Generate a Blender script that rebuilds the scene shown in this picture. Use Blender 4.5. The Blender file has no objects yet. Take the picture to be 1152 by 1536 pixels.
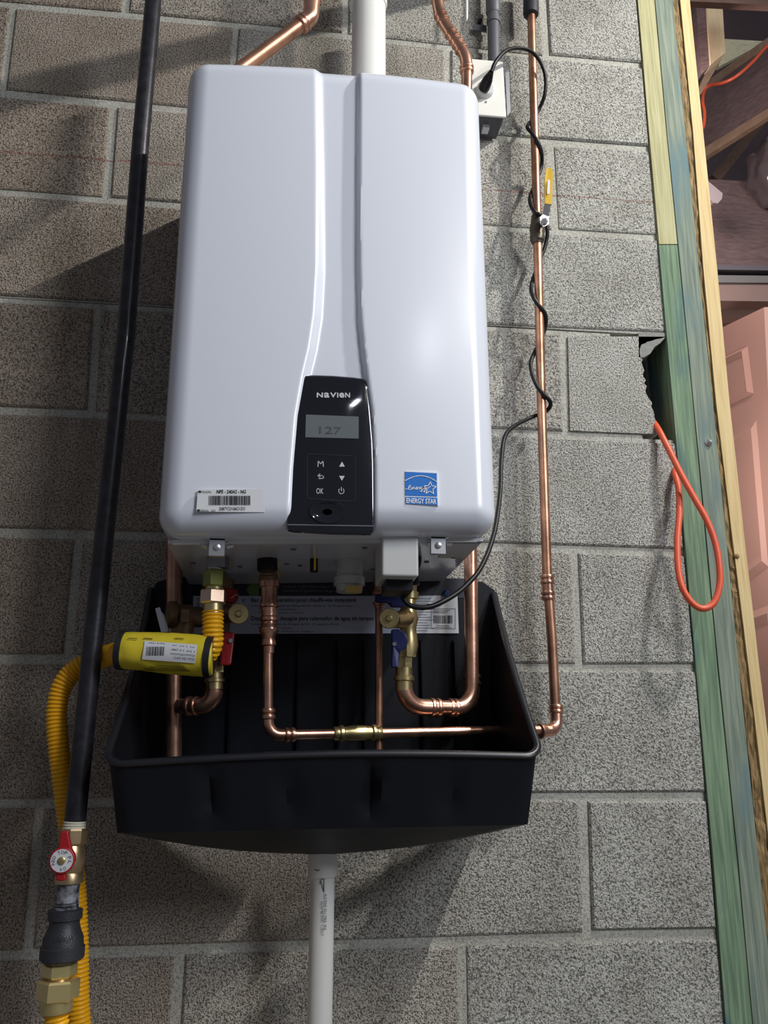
import bpy, bmesh, math, random
from mathutils import Vector, Matrix
random.seed(7)
S = bpy.context.scene
COL = S.collection
V = Vector

# ------------------------------------------------------------------ camera
CAMP = V((-0.688972406, -1.37756290, -0.532437187))
CAMR = Matrix(((0.9926833, -0.03518289, -0.11550773),
               (-0.12069705, -0.26157489, -0.95760681),
               (0.00347745, 0.96454173, -0.26390749)))
F = 1291.69626
cd = bpy.data.cameras.new('camera'); cam = bpy.data.objects.new('camera', cd); COL.objects.link(cam)
cam.matrix_world = Matrix.Translation(CAMP) @ CAMR.to_4x4()
cd.sensor_fit = 'VERTICAL'; cd.sensor_height = 36; cd.lens = F * 36 / 1536; cd.clip_start = 0.02
S.camera = cam
S.view_settings.view_transform = 'Standard'; S.view_settings.look = 'None'
S.view_settings.gamma = 1; S.view_settings.use_curve_mapping = False
S.view_settings.exposure = 0.0

# ------------------------------------------------------------------ world and lights
w = bpy.data.worlds.new('world'); S.world = w; w.use_nodes = True
w.node_tree.nodes['Background'].inputs[0].default_value = (0.80, 0.82, 0.95, 1)
w.node_tree.nodes['Background'].inputs[1].default_value = 0.12

def area(name, loc, target, sx, sy, power, col):
    l = bpy.data.lights.new(name, 'AREA'); l.shape = 'RECTANGLE'; l.size = sx; l.size_y = sy
    l.energy = power; l.color = col
    o = bpy.data.objects.new(name, l); COL.objects.link(o); o.location = loc
    d = (V(target) - V(loc)).normalized()
    o.rotation_euler = d.to_track_quat('-Z', 'Y').to_euler()
    return o
# shop light tube hanging over the right side of the wall, its length square to the wall
def tube_light(name, a, b, width, power, col, aim):
    a, b = V(a), V(b); l = bpy.data.lights.new(name, 'AREA'); l.shape = 'RECTANGLE'
    l.size = width; l.size_y = (b - a).length; l.energy = power; l.color = col
    o = bpy.data.objects.new(name, l); COL.objects.link(o)
    y = (b - a).normalized(); c = (a + b) / 2; z = -(V(aim) - c); z = (z - y * z.dot(y)).normalized(); x = y.cross(z)
    m = Matrix((x, y, z)).transposed().to_4x4(); m.translation = c; o.matrix_world = m
    return o
tube_light('shop_light', (0.6, -0.76, 1.36), (0.6, -0.84, 1.36), 0.012, 25, (1, 0.96, 0.89), (-0.35, -0.3, -0.1))
tube_light('far_fill', (0.6, -1.8, 1.36), (0.6, -2.6, 1.36), 0.012, 28, (1, 0.96, 0.90), (-0.3, -0.3, -0.3))  # added second lamp, fills the lower right wall and heater front
area('room_fill', (1.7, -3.0, 1.2), (-0.5, 0, 0), 0.9, 0.9, 50, (0.88, 0.93, 1.0))  # added soft fill from the right for the heater front
area('room_light_dim', (0.15, -2.6, 1.15), (-0.5, 0, 0), 0.10, 0.14, 1.6, (0.84, 0.91, 1.0))
area('door_fill', (0.30, 0.62, 0.1), (0.9, 1.05, 0.3), 0.3, 0.3, 2.6, (1.0, 0.90, 0.86))  # added fill hidden behind the block wall, brightens the pink door

area('timber_fill_high', (0.30, 0.5, 1.15), (1.1, 1.3, 1.1), 0.2, 0.2, 4.5, (1.0, 0.86, 0.84))  # added fill that lifts the timbers beyond the opening
# ------------------------------------------------------------------ helpers
def at(px, py, Y=0.0):
    r = CAMR @ V(((px - 576) / F, -(py - 768) / F, -1))
    t = (Y - CAMP.y) / r.y
    return CAMP + r * t
def pxr(npx, p):                        # size in metres of npx pixels at point p
    d = -(CAMR.transposed() @ (p - CAMP)).z
    return npx * d / F

MATS = {}

def mat(name, col, rough=0.5, metal=0.0, coat=0.0, noise=0.0, nscale=40, bump=0.0, bscale=200, spec=0.5, col2=None, emis=0):
    if name in MATS: return MATS[name]
    m = bpy.data.materials.new(name); m.use_nodes = True; nt = m.node_tree; b = nt.nodes['Principled BSDF']
    b.inputs['Base Color'].default_value = (*col, 1); b.inputs['Roughness'].default_value = rough
    b.inputs['Metallic'].default_value = metal; b.inputs['Coat Weight'].default_value = coat
    b.inputs['Coat Roughness'].default_value = 0.08; b.inputs['Specular IOR Level'].default_value = spec
    tc = nt.nodes.new('ShaderNodeNewGeometry')
    if noise or col2:
        n = nt.nodes.new('ShaderNodeTexNoise'); n.inputs['Scale'].default_value = nscale; n.inputs['Detail'].default_value = 5
        nt.links.new(tc.outputs['Position'], n.inputs['Vector'])
        r = nt.nodes.new('ShaderNodeValToRGB'); r.color_ramp.elements[0].position = 0.35; r.color_ramp.elements[1].position = 0.65
        c2 = col2 or tuple(c * (1 - noise) for c in col)
        r.color_ramp.elements[0].color = (*c2, 1); r.color_ramp.elements[1].color = (*col, 1)
        nt.links.new(n.outputs['Fac'], r.inputs['Fac']); nt.links.new(r.outputs['Color'], b.inputs['Base Color'])
    if bump:
        n2 = nt.nodes.new('ShaderNodeTexNoise'); n2.inputs['Scale'].default_value = bscale; n2.inputs['Detail'].default_value = 4
        nt.links.new(tc.outputs['Position'], n2.inputs['Vector'])
        bp = nt.nodes.new('ShaderNodeBump'); bp.inputs['Strength'].default_value = bump; bp.inputs['Distance'].default_value = 0.002
        nt.links.new(n2.outputs['Fac'], bp.inputs['Height']); nt.links.new(bp.outputs['Normal'], b.inputs['Normal'])
    MATS[name] = m
    return m

def masonry(name, tint, pit, fine, objcol=True):
    """grainy concrete; colour comes from the object's own colour, with pits, stains and a snapped red chalk line"""
    m = bpy.data.materials.new(name); m.use_nodes = True; nt = m.node_tree; L = nt.links; N = nt.nodes
    b = N['Principled BSDF']; b.inputs['Roughness'].default_value = 0.95; b.inputs['Specular IOR Level'].default_value = 0.15
    g = N.new('ShaderNodeNewGeometry')
    def noise(sc, det=3, rough=0.6):
        n = N.new('ShaderNodeTexNoise'); n.inputs['Scale'].default_value = sc; n.inputs['Detail'].default_value = det
        n.inputs['Roughness'].default_value = rough; L.new(g.outputs['Position'], n.inputs['Vector']); return n
    def ramp(src, p0, c0, p1, c1):
        r = N.new('ShaderNodeValToRGB'); e = r.color_ramp.elements
        e[0].position = p0; e[0].color = (*c0, 1); e[1].position = p1; e[1].color = (*c1, 1)
        L.new(src, r.inputs['Fac']); return r
    def mul(a, b_, fac=1.0, mode='MULTIPLY'):
        x = N.new('ShaderNodeMix'); x.data_type = 'RGBA'; x.blend_type = mode
        if isinstance(fac, float): x.inputs[0].default_value = fac
        else: L.new(fac, x.inputs[0])
        for s, v in ((6, a), (7, b_)):
            if isinstance(v, tuple): x.inputs[s].default_value = (*v, 1)
            else: L.new(v, x.inputs[s])
        return x.outputs[2]
    n1 = noise(400, 3, 0.6); n0 = noise(210, 3, 0.7); n2 = noise(9, 4); n3 = noise(120, 2)
    if objcol:
        oi = N.new('ShaderNodeObjectInfo'); base = oi.outputs['Color']
    else: base = tint
    c = mul(base, ramp(n1.outputs['Fac'], 0.42, (pit, pit, pit), 0.51, (1.1, 1.1, 1.08)).outputs['Color'])
    c = mul(c, ramp(n0.outputs['Fac'], 0.38, (.72, .72, .72), 0.5, (1.06, 1.06, 1.06)).outputs['Color'])
    c = mul(c, ramp(n2.outputs['Fac'], 0.3, (0.80, 0.79, 0.76), 0.7, (1.12, 1.12, 1.12)).outputs['Color'])
    # light specks
    sp = ramp(noise(420, 1).outputs['Fac'], 0.66, (0, 0, 0), 0.72, (1, 1, 1))
    c = mul(c, (0.62, 0.60, 0.54), sp.outputs['Color'], 'MIX')
    # chalk line: z as a line in x
    sx = N.new('ShaderNodeSeparateXYZ'); L.new(g.outputs['Position'], sx.inputs[0])
    def math_(op, a, b_):
        x = N.new('ShaderNodeMath'); x.operation = op
        for i, v in enumerate((a, b_)):
            if isinstance(v, (int, float)): x.inputs[i].default_value = v
            else: L.new(v, x.inputs[i])
        return x.outputs[0]
    A = at(30, 229); B = at(900, 297); k = (B.z - A.z) / (B.x - A.x)
    d = math_('ABSOLUTE', math_('SUBTRACT', sx.outputs['Z'], math_('ADD', math_('MULTIPLY', sx.outputs['X'], k), A.z - k * A.x)), 0)
    fac = math_('MULTIPLY', math_('LESS_THAN', d, 0.0021), math_('MULTIPLY', math_('SUBTRACT', noise(60).outputs['Fac'], 0.25), 1.6))
    c = mul(c, (0.30, 0.07, 0.06), fac, 'MIX')
    L.new(c, b.inputs['Base Color'])
    h = math_('ADD', math_('MULTIPLY', n1.outputs['Fac'], 0.6), math_('MULTIPLY', n0.outputs['Fac'], 0.9))
    bp = N.new('ShaderNodeBump'); bp.inputs['Strength'].default_value = fine; bp.inputs['Distance'].default_value = 0.006
    L.new(h, bp.inputs['Height']); L.new(bp.outputs['Normal'], b.inputs['Normal'])
    return m

def woodmat(name, cols, rough=0.75, scale=6, grain=(60, 60, 2.2), bump=0.25, stain=None, along='z'):
    m = bpy.data.materials.new(name); m.use_nodes = True; nt = m.node_tree; L = nt.links; N = nt.nodes
    b = N['Principled BSDF']; b.inputs['Roughness'].default_value = rough; b.inputs['Specular IOR Level'].default_value = 0.25
    g = N.new('ShaderNodeNewGeometry'); mp = N.new('ShaderNodeMapping'); mp.inputs['Scale'].default_value = grain
    L.new(g.outputs['Position'], mp.inputs['Vector'])
    n = N.new('ShaderNodeTexNoise'); n.inputs['Scale'].default_value = scale * 0.6; n.inputs['Detail'].default_value = 6; n.inputs['Distortion'].default_value = 0.6
    L.new(mp.outputs[0], n.inputs['Vector'])
    r = N.new('ShaderNodeValToRGB'); e = r.color_ramp.elements
    e[0].position = 0.3; e[0].color = (*cols[0], 1); e[1].position = 0.7; e[1].color = (*cols[-1], 1)
    for i, c in enumerate(cols[1:-1]):
        q = e.new(0.3 + 0.4 * (i + 1) / (len(cols) - 1)); q.color = (*c, 1)
    L.new(n.outputs['Fac'], r.inputs['Fac']); out = r.outputs['Color']
    if stain:
        n3 = N.new('ShaderNodeTexNoise'); n3.inputs['Scale'].default_value = 5; n3.inputs['Detail'].default_value = 4
        mp2 = N.new('ShaderNodeMapping'); mp2.inputs['Scale'].default_value = (3, 3, 0.9); L.new(g.outputs['Position'], mp2.inputs['Vector'])
        L.new(mp2.outputs[0], n3.inputs['Vector'])
        r3 = N.new('ShaderNodeValToRGB'); r3.color_ramp.elements[0].position = 0.52; r3.color_ramp.elements[1].position = 0.64
        L.new(n3.outputs['Fac'], r3.inputs['Fac'])
        x = N.new('ShaderNodeMix'); x.data_type = 'RGBA'; L.new(r3.outputs['Color'], x.inputs[0]); L.new(out, x.inputs[6]); x.inputs[7].default_value = (*stain, 1)
        out = x.outputs[2]
    L.new(out, b.inputs['Base Color'])
    bp = N.new('ShaderNodeBump'); bp.inputs['Strength'].default_value = bump; bp.inputs['Distance'].default_value = 0.002
    L.new(n.outputs['Fac'], bp.inputs['Height']); L.new(bp.outputs['Normal'], b.inputs['Normal'])
    MATS[name] = m
    return m

COPPER = mat('copper', (0.86, 0.48, 0.34), 0.30, 0.92, noise=0.45, nscale=28, bump=0.05)
COPPERD = mat('copper_dull', (0.64, 0.34, 0.22), 0.38, 0.9, noise=0.5, nscale=22, bump=0.05)
BRASS = mat('brass', (0.74, 0.60, 0.30), 0.33, 0.92, noise=0.3, nscale=50)
BRASSD = mat('brass_dark', (0.30, 0.20, 0.12), 0.5, 0.85, noise=0.4, nscale=60)
BRASSP = mat('brass_pink', (0.72, 0.52, 0.38), 0.3, 1.0)
BRASSG = mat('brass_olive', (0.30, 0.31, 0.10), 0.35, 1.0)
STEEL = mat('zinc_steel', (0.62, 0.63, 0.66), 0.35, 0.9)
WHITE = mat('heater_white', (0.74, 0.78, 0.88), 0.32, 0.0, coat=0.6)
WHITEP = mat('white_plastic', (0.68, 0.69, 0.68), 0.4)
PLATE = mat('heater_underside', (0.66, 0.68, 0.76), 0.18, 0.0, coat=0.6)
GLOSSB = mat('gloss_black', (0.006, 0.007, 0.012), 0.06, 0.0, coat=1.0)
BLACKP = mat('black_plastic', (0.007, 0.008, 0.012), 0.45, bump=0.1, bscale=60, spec=0.22)
RUBBER = mat('black_rubber', (0.006, 0.006, 0.009), 0.42, spec=0.35)
WHITE.node_tree.nodes['Principled BSDF'].inputs['Coat Roughness'].default_value = 0.17
IRON = mat('black_iron', (0.035, 0.035, 0.045), 0.36, 0.4, noise=0.5, nscale=60, bump=0.1, coat=0.25)
GREYI = mat('grey_iron', (0.05, 0.052, 0.062), 0.45, 0.4, bump=0.3, bscale=500)
PVC = mat('pvc_white', (0.86, 0.86, 0.82), 0.35, noise=0.06, nscale=8)
PVCG = mat('pvc_grey', (0.10, 0.105, 0.12), 0.5)
YEL = mat('yellow_hose', (0.86, 0.44, 0.01), 0.35, spec=0.5)
YLAB = mat('yellow_sleeve', (0.70, 0.56, 0.03), 0.45, bump=0.3, bscale=60)
REDP = mat('red_plastic', (0.40, 0.012, 0.016), 0.4)
BLUEP = mat('blue_plastic', (0.012, 0.02, 0.13), 0.4)
YELH = mat('yellow_lever', (0.80, 0.50, 0.03), 0.4)
PAPER = mat('label_paper', (0.66, 0.68, 0.72), 0.6)
PAPERSH = mat('label_shaded', (0.50, 0.55, 0.68), 0.45)  # paper tone with the shade put into it
INK = mat('ink', (0.01, 0.01, 0.015), 0.6)
INKG = mat('ink_grey', (0.12, 0.12, 0.14), 0.6)
SILV = mat('print_silver', (0.55, 0.57, 0.6), 0.5)
BLUEL = mat('blue_label', (0.004, 0.17, 0.62), 0.4)
WPRINT = mat('white_print', (0.85, 0.88, 0.9), 0.5)
LCD = mat('lcd_grey', (0.13, 0.15, 0.16), 0.25, coat=0.8)
ORANGE = mat('orange_cord', (0.78, 0.12, 0.05), 0.4)
TRANSL = mat('cloudy_plastic', (0.50, 0.52, 0.52), 0.3)
TAPE = mat('thread_tape', (0.62, 0.60, 0.50), 0.6, bump=0.5, bscale=300)

class MB:
    def __init__(s): s.v = []; s.f = []
    def add(s, vs, fs):
        n = len(s.v); s.v += [V(p) for p in vs]; s.f += [tuple(i + n for i in f) for f in fs]; return s
    def box(s, c, size, R=None):
        c = V(c); a, b, d = (q / 2 for q in size)
        vs = [V((x, y, z)) for x in (-a, a) for y in (-b, b) for z in (-d, d)]
        if R is not None: vs = [R @ p for p in vs]
        return s.add([c + p for p in vs], [(0, 1, 3, 2), (4, 6, 7, 5), (0, 4, 5, 1), (2, 3, 7, 6), (0, 2, 6, 4), (1, 5, 7, 3)])
    def prism(s, poly, ext):
        ext = V(ext); n = len(poly); poly = [V(p) for p in poly]
        vs = poly + [p + ext for p in poly]
        return s.add(vs, [tuple(range(n)), tuple(range(2 * n - 1, n - 1, -1))] + [(i, (i + 1) % n, n + (i + 1) % n, n + i) for i in range(n)])
    def tube(s, pts, r, seg=16, phase=0.0, flat=1.0, up=None):
        pts = [V(p) for p in pts]; n = len(pts); rs = r if isinstance(r, (list, tuple)) else [r] * n
        T = []
        for i in range(n):
            t = pts[min(i + 1, n - 1)] - pts[max(i - 1, 0)]
            if t.length < 1e-9: t = T[-1] if T else V((0, 0, 1))
            T.append(t.normalized())
        a = up and V(up) or (V((0, -1, 0)) if abs(T[0].y) < 0.8 else V((0, 0, 1)))
        nrm = (a - T[0] * a.dot(T[0])).normalized(); vs = []
        for i in range(n):
            nrm = (nrm - T[i] * nrm.dot(T[i])).normalized(); bn = T[i].cross(nrm)
            for k in range(seg):
                th = 2 * math.pi * k / seg + phase
                vs.append(pts[i] + (nrm * math.cos(th) * flat + bn * math.sin(th)) * rs[i])
        fs = [(i * seg + k, i * seg + (k + 1) % seg, (i + 1) * seg + (k + 1) % seg, (i + 1) * seg + k) for i in range(n - 1) for k in range(seg)]
        fs += [tuple(range(seg - 1, -1, -1)), tuple(range((n - 1) * seg, n * seg))]
        return s.add(vs, fs)
    def lathe(s, a, b, prof, seg=24, phase=0.0):
        a, b = V(a), V(b)
        return s.tube([a.lerp(b, t) for t, r in prof], [r for t, r in prof], seg, phase)
    def build(s, name, m, parent=None, smooth=True, angle=35):
        me = bpy.data.meshes.new(name); off = parent_origin(parent)
        me.from_pydata([p - off for p in s.v], [], s.f); me.materials.append(m)
        bm = bmesh.new(); bm.from_mesh(me); bmesh.ops.recalc_face_normals(bm, faces=bm.faces)
        if smooth:
            for f in bm.faces: f.smooth = True
            for e in bm.edges:
                if len(e.link_faces) == 2 and e.calc_face_angle(0) > math.radians(angle): e.smooth = False
        bm.to_mesh(me); bm.free()
        o = bpy.data.objects.new(name, me); COL.objects.link(o)
        if parent: o.parent = parent
        return o
ORG = {}
def parent_origin(p):
    off = V((0, 0, 0))
    while p is not None:
        off += V(p.location); p = p.parent
    return off
def thing(name, label, cat, loc, group=None):
    o = bpy.data.objects.new(name, None); COL.objects.link(o); o.location = loc; o.empty_display_size = 0.05
    o['label'] = label; o['category'] = cat
    if group: o['group'] = group
    return o
def tag(o, label, cat, group=None):
    o['label'] = label; o['category'] = cat
    if group: o['group'] = group
    return o
def smooth_path(pts, step=0.004):
    pts = [V(p) for p in pts]; out = []; P = [pts[0] * 2 - pts[1]] + pts + [pts[-1] * 2 - pts[-2]]
    for i in range(1, len(P) - 2):
        a, b, c, d = P[i - 1:i + 3]; n = max(2, int((c - b).length / step))
        for k in range(n):
            t = k / n
            out.append(0.5 * ((2 * b) + (c - a) * t + (2 * a - 5 * b + 4 * c - d) * t * t + (3 * b - a - 3 * c + d) * t ** 3))
    out.append(pts[-1]); return out
def resample(pts, step):
    out = [pts[0]]; acc = 0
    for a, b in zip(pts, pts[1:]):
        l = (b - a).length; d = step - acc
        while d <= l:
            out.append(a.lerp(b, d / l)); d += step
        acc = l - (d - step)
    return out
def corrugated(pts, r, pitch=0.0052, depth=0.0016, seg=18):
    p = resample(smooth_path(pts, 0.002), pitch / 4)
    return p, [r + depth * (1.0, 0.5, -0.6, 0.5)[i % 4] - depth * 0.3 for i in range(len(p))]
def fillet(a, b, c, R, n=10):
    a, b, c = V(a), V(b), V(c); u = (a - b).normalized(); v = (c - b).normalized()
    ang = u.angle(v); d = R / math.tan(ang / 2); p, q = b + u * d, b + v * d
    ctr = b + (u + v).normalized() * (R / math.sin(ang / 2)); out = []
    for i in range(n + 1):
        t = i / n; w = (p - ctr).lerp(q - ctr, t).normalized() * R
        # slerp for even spacing
        w = (p - ctr).normalized().slerp((q - ctr).normalized(), t) * R
        out.append(ctr + w)
    return out
def ring(mb, c, axis, r, th, hw=0.0035):
    axis = V(axis).normalized(); c = V(c)
    pr = [(-1, r), (-0.7, r + th * 0.8), (0, r + th), (0.7, r + th * 0.8), (1, r)]
    mb.tube([c + axis * hw * t for t, _ in pr], [q for _, q in pr], 20)
def text_mesh(body, size_w, mtl, parent, p_left, xdir, zdir, name='lettering', height=None, ex=0.0002, bold=0.0, spacing=1.0):
    cu = bpy.data.curves.new('txt', 'FONT'); cu.body = body; cu.size = 1; cu.resolution_u = 3; cu.offset = bold; cu.space_character = spacing
    o = bpy.data.objects.new('txt', cu); COL.objects.link(o); dg = bpy.context.evaluated_depsgraph_get(); dg.update()
    me = bpy.data.meshes.new_from_object(o.evaluated_get(dg)); bpy.data.objects.remove(o); bpy.data.curves.remove(cu)
    xs = [v.co.x for v in me.vertices]; ys = [v.co.y for v in me.vertices]
    if not xs: return None
    x0, x1, y0, y1 = min(xs), max(xs), min(0, min(ys)), max(ys)
    sx = size_w / (x1 - x0); sy = (height / max(ys)) if height else sx
    xd, zd = V(xdir).normalized(), V(zdir).normalized(); nrm = xd.cross(zd); off = parent_origin(parent)
    for v in me.vertices:
        v.co = V(p_left) + xd * (v.co.x - x0) * sx + zd * v.co.y * sy + nrm * ex - off
    me.materials.clear(); me.materials.append(mtl); me.name = name
    ob = bpy.data.objects.new(name, me); COL.objects.link(ob); ob.parent = parent
    return ob
def ptext(body, x0, y0, x1, y1, Y, mtl, parent, height_px, name='lettering', bold=0.0):
    a, b = at(x0, y0, Y), at(x1, y1, Y)
    h = pxr(height_px, a)
    return text_mesh(body, (b - a).length, mtl, parent, a, b - a, (0, 0, 1), name, h, 0.0003, bold)
def strokes(mb, pts2, Y, wpx):
    P = [at(x, y, Y) for x, y in pts2]
    for a, b in zip(P, P[1:]):
        u = (b - a).normalized(); n = V((-u.z, 0, u.x)) * pxr(wpx, a) / 2; a2, b2 = a - u * n.length * 0.6, b + u * n.length * 0.6
        mb.prism([a2 - n, b2 - n, b2 + n, a2 + n], (0, -0.0003, 0))
def polyplate(pts2, Y, th):
    return MB().prism([at(x, y, Y) for x, y in pts2], (0, -th, 0))
def barcode(x0, y0, x1, y1, Y, parent, seed=1):
    rnd = random.Random(seed); mb = MB(); x = x0; n = 0
    while x < x1:
        wv = rnd.choice((0.6, 0.8, 1.4)); t = (x - x0) / (x1 - x0)
        mb.prism([at(x, y0, Y), at(x + wv, y0, Y), at(x + wv, y1, Y), at(x, y1, Y)], (0, -0.0002, 0)); x += wv + rnd.choice((0.6, 0.9, 1.2))
    return mb.build('barcode', INK, parent, False)

# ------------------------------------------------------------------ block wall
U = 0.2032
MEAS = [(-1,2,828,215),(-1,3,834,347),(-1,4,847,499),(-1,5,850,651),(-1,6,864,823),(-1,7,872,1001),(-1,8,874,1194),(-1,9,880,1404),(-1,1,820,86),
(0,2,974,221),(0,3,986.5,354),(0,4,999.6,500),(0,6,1025,828),(0,7,1043,1000),(0,8,1059,1193),(0,9,1076,1402),(0,1,964,97),
(-2,9,697,1412),(-4,9,272,1424),(-5,8,56,1206),(-5,9,38,1434),(-5,6,118,804),(-5,7,102,988),(-5,4,147,458),(-5,5,137,620),(-5,2,168,156),(-5,3,159,299),
(-5,1,186,19),(-6,1,18,8),(-6,2,5,136),(-4,1,355,37),(-2,1,672,70),(-3,1,520,52)]
DEV = []
for c, j, px, py in MEAS:
    p = at(px, py); DEV.append((c, j, p.x - c * U, p.z + (j - 5) * U))
def warp(c, j):
    cc, jj = max(-6.2, min(0.2, c)), max(0.8, min(9.2, j)); sw = sx = sz = 0
    for a, b, dx, dz in DEV:
        wt = 1 / (((a - cc) * 0.6) ** 2 + (b - jj) ** 2 + 0.15) ** 1.5; sw += wt; sx += wt * dx; sz += wt * dz
    return V((c * U + sx / sw, 0, -(j - 5) * U + sz / sw))
wall = bpy.data.objects.new('wall_back', None); COL.objects.link(wall); wall['kind'] = 'structure'; wall.location = (-1.0, 0.0, -1.75)
BLOCK = masonry('concrete_block', (0.4, 0.4, 0.36), 0.34, 1.0)
MORT = masonry('mortar', (0.46, 0.455, 0.42), 0.80, 0.4, objcol=False)
J = 0.0070
JT = list(range(-1, 12))
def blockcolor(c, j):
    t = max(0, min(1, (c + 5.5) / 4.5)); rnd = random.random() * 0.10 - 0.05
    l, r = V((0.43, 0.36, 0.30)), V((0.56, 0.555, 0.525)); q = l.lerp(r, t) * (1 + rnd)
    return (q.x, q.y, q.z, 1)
HOLE0 = [(1003, 505), (985, 509), (972, 513), (962, 518), (961, 535), (965, 548), (964, 560), (968, 575), (970, 588), (977, 604), (981, 622), (984, 634), (988, 648)]
HOLE = []
for (xa, ya), (xb, yb_) in zip(HOLE0, HOLE0[1:]):
    for k in range(3):
        t = k / 3; HOLE.append((xa + (xb - xa) * t + random.uniform(-2.2, 2.2), ya + (yb_ - ya) * t))
HOLE.append(HOLE0[-1])
for j in JT:                       # course j lies between bed joints j and j+1
    half = (j % 2 == 0)
    edges = [0]; c = -1 if half else -2
    while c > -9: edges.append(c); c -= 2
    edges.append(-9)
    for c1, c0 in zip(edges, edges[1:]):
        q = [warp(c0, j + 1), warp(c1, j + 1), warp(c1, j), warp(c0, j)]
        ja = J + random.uniform(-0.001, 0.001); jr = 0.0 if c1 == 0 else ja
        q[0] += V((ja, 0, ja)); q[1] += V((-jr, 0, ja)); q[2] += V((-jr, 0, -ja)); q[3] += V((ja, 0, -ja))
        for k in range(4): q[k] += V((random.uniform(-1, 1), 0, random.uniform(-1, 1))) * 0.001
        mb = MB()
        if j == 4 and c1 == 0:
            q = [q[0], at(988, 651)] + [at(x, y) for x, y in reversed(HOLE)][1:] + [q[3]]
            mb.prism(q, (0, 0.03, 0))
        else:
            cen = sum(q, V()) / 4; fr = []; proud = V((0, random.uniform(-0.0012, 0.0012), 0))
            for p in q:
                d = V((math.copysign(0.003, cen.x - p.x), 0, math.copysign(0.003, cen.z - p.z))); fr.append(p + d + proud)
            rim = [p + V((0, 0.0025, 0)) for p in q]; bk = [p + V((0, 0.03, 0)) for p in q]
            fs = [(0, 1, 2, 3)] + [(i, (i + 1) % 4, 4 + (i + 1) % 4, 4 + i) for i in range(4)] + [(4 + i, 4 + (i + 1) % 4, 8 + (i + 1) % 4, 8 + i) for i in range(4)] + [(11, 10, 9, 8)]
            mb.add(fr + rim + bk, fs)
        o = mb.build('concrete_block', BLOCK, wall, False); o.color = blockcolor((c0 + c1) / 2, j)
mb = MB()
for j in JT:
    a, b, c, d = warp(-9, j), warp(0, j), warp(0, j + 1), warp(-9, j + 1)
    if j == 4:
        b, c = warp(-0.55, j), warp(-0.3, j + 1)
    o5 = V((0, 0.0045, 0)); mb.prism([a + o5, b + o5, c + o5, d + o5], (0, 0.145, 0))
mb.build('mortar', MORT, wall, False)
# lower part of the wall down to the floor, below the frame
lw = MB().prism([warp(-9, 12), warp(0, 12), V((0, 0, -1.75)), V((-9 * U, 0, -1.75))], (0, 0.15, 0)); lw.build('block_footing', BLOCK, wall, False).color = (0.33, 0.3, 0.26, 1)
# broken web of the block seen inside the hole
CAVE = mat('dark_cavity', (0.10, 0.095, 0.085), 0.95, bump=0.6)  # shade inside the hollow block put into a dark concrete tone
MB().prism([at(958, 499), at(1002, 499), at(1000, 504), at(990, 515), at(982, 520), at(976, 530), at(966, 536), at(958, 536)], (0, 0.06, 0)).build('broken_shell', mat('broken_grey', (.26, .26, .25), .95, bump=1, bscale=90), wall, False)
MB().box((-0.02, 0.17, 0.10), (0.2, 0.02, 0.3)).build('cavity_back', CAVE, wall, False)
fl = MB().box((-0.5, -2.0, -1.80), (6, 8, 0.1)).build('floor', mat('slab', (0.22, 0.21, 0.2), 0.9, noise=0.3, nscale=6), None, False); fl['kind'] = 'structure'

# ------------------------------------------------------------------ framing beside the wall
GREEN = woodmat('treated_green', [(0.11, 0.17, 0.11), (0.17, 0.26, 0.17), (0.26, 0.36, 0.23)], stain=(0.08, 0.16, 0.18))
GREENB = woodmat('treated_blue', [(0.14, 0.18, 0.15), (0.21, 0.26, 0.21), (0.31, 0.35, 0.27)], stain=(0.14, 0.22, 0.23))
PALE = woodmat('pale_pine', [(0.34, 0.32, 0.17), (0.45, 0.43, 0.24), (0.52, 0.50, 0.30)])
YPINE = woodmat('yellow_pine', [(0.58, 0.42, 0.19), (0.70, 0.54, 0.28), (0.75, 0.60, 0.34)])
ROUGH = woodmat('rough_bark', [(0.07, 0.045, 0.02), (0.24, 0.16, 0.07), (0.42, 0.29, 0.14)], scale=9, grain=(40, 40, 6), bump=1.0)
def strip(rows, Y, depth):
    """vertical board from pixel rows (y, xleft, xright) on plane Y, extruded back by depth"""
    mb = MB(); n = len(rows); vs = []
    for y, a, b in rows:
        p, q = at(a, y, Y), at(b, y, Y); vs += [p, q, q + V((0, depth, 0)), p + V((0, depth, 0))]
    fs = [(3, 2, 1, 0), tuple((n - 1) * 4 + k for k in range(4))]
    for i in range(n - 1):
        for k in range(4): fs.append((i * 4 + k, i * 4 + (k + 1) % 4, (i + 1) * 4 + (k + 1) % 4, (i + 1) * 4 + k))
    return mb.add(vs, fs)
FYY = -0.004
o = strip([(-170, 944, 969), (0, 957, 982), (200, 974, 1000), (366, 989, 1016.5)], FYY, 0.089).build('wall_stud', PALE, None, False)
tag(o, 'short pale yellow upper stud with sawn lower end, against the block wall', 'stud')
o = strip([(367.5, 988.5, 1016.5), (500, 1000, 1030), (700, 1018, 1048), (1000, 1044, 1076), (1300, 1071, 1107), (1536, 1089, 1129), (1700, 1104, 1144)], FYY, 0.089).build('wall_stud', GREEN, None, False)
tag(o, 'green treated stud with blue stain, under the short pale stud and touching the blocks', 'stud')
b2 = thing('wall_stud', 'full height green and blue stained stud with a round nail head, second from the blocks', 'stud', at(1096, 1536, 0))
strip([(-170, 970, 996), (0, 983, 1009), (200, 1001, 1028), (400, 1021, 1048), (700, 1050, 1079), (1000, 1078, 1108), (1300, 1108.5, 1139), (1536, 1130, 1164), (1700, 1145, 1182)], FYY - 0.002, 0.089).build('board', GREENB, b2, False)
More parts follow.
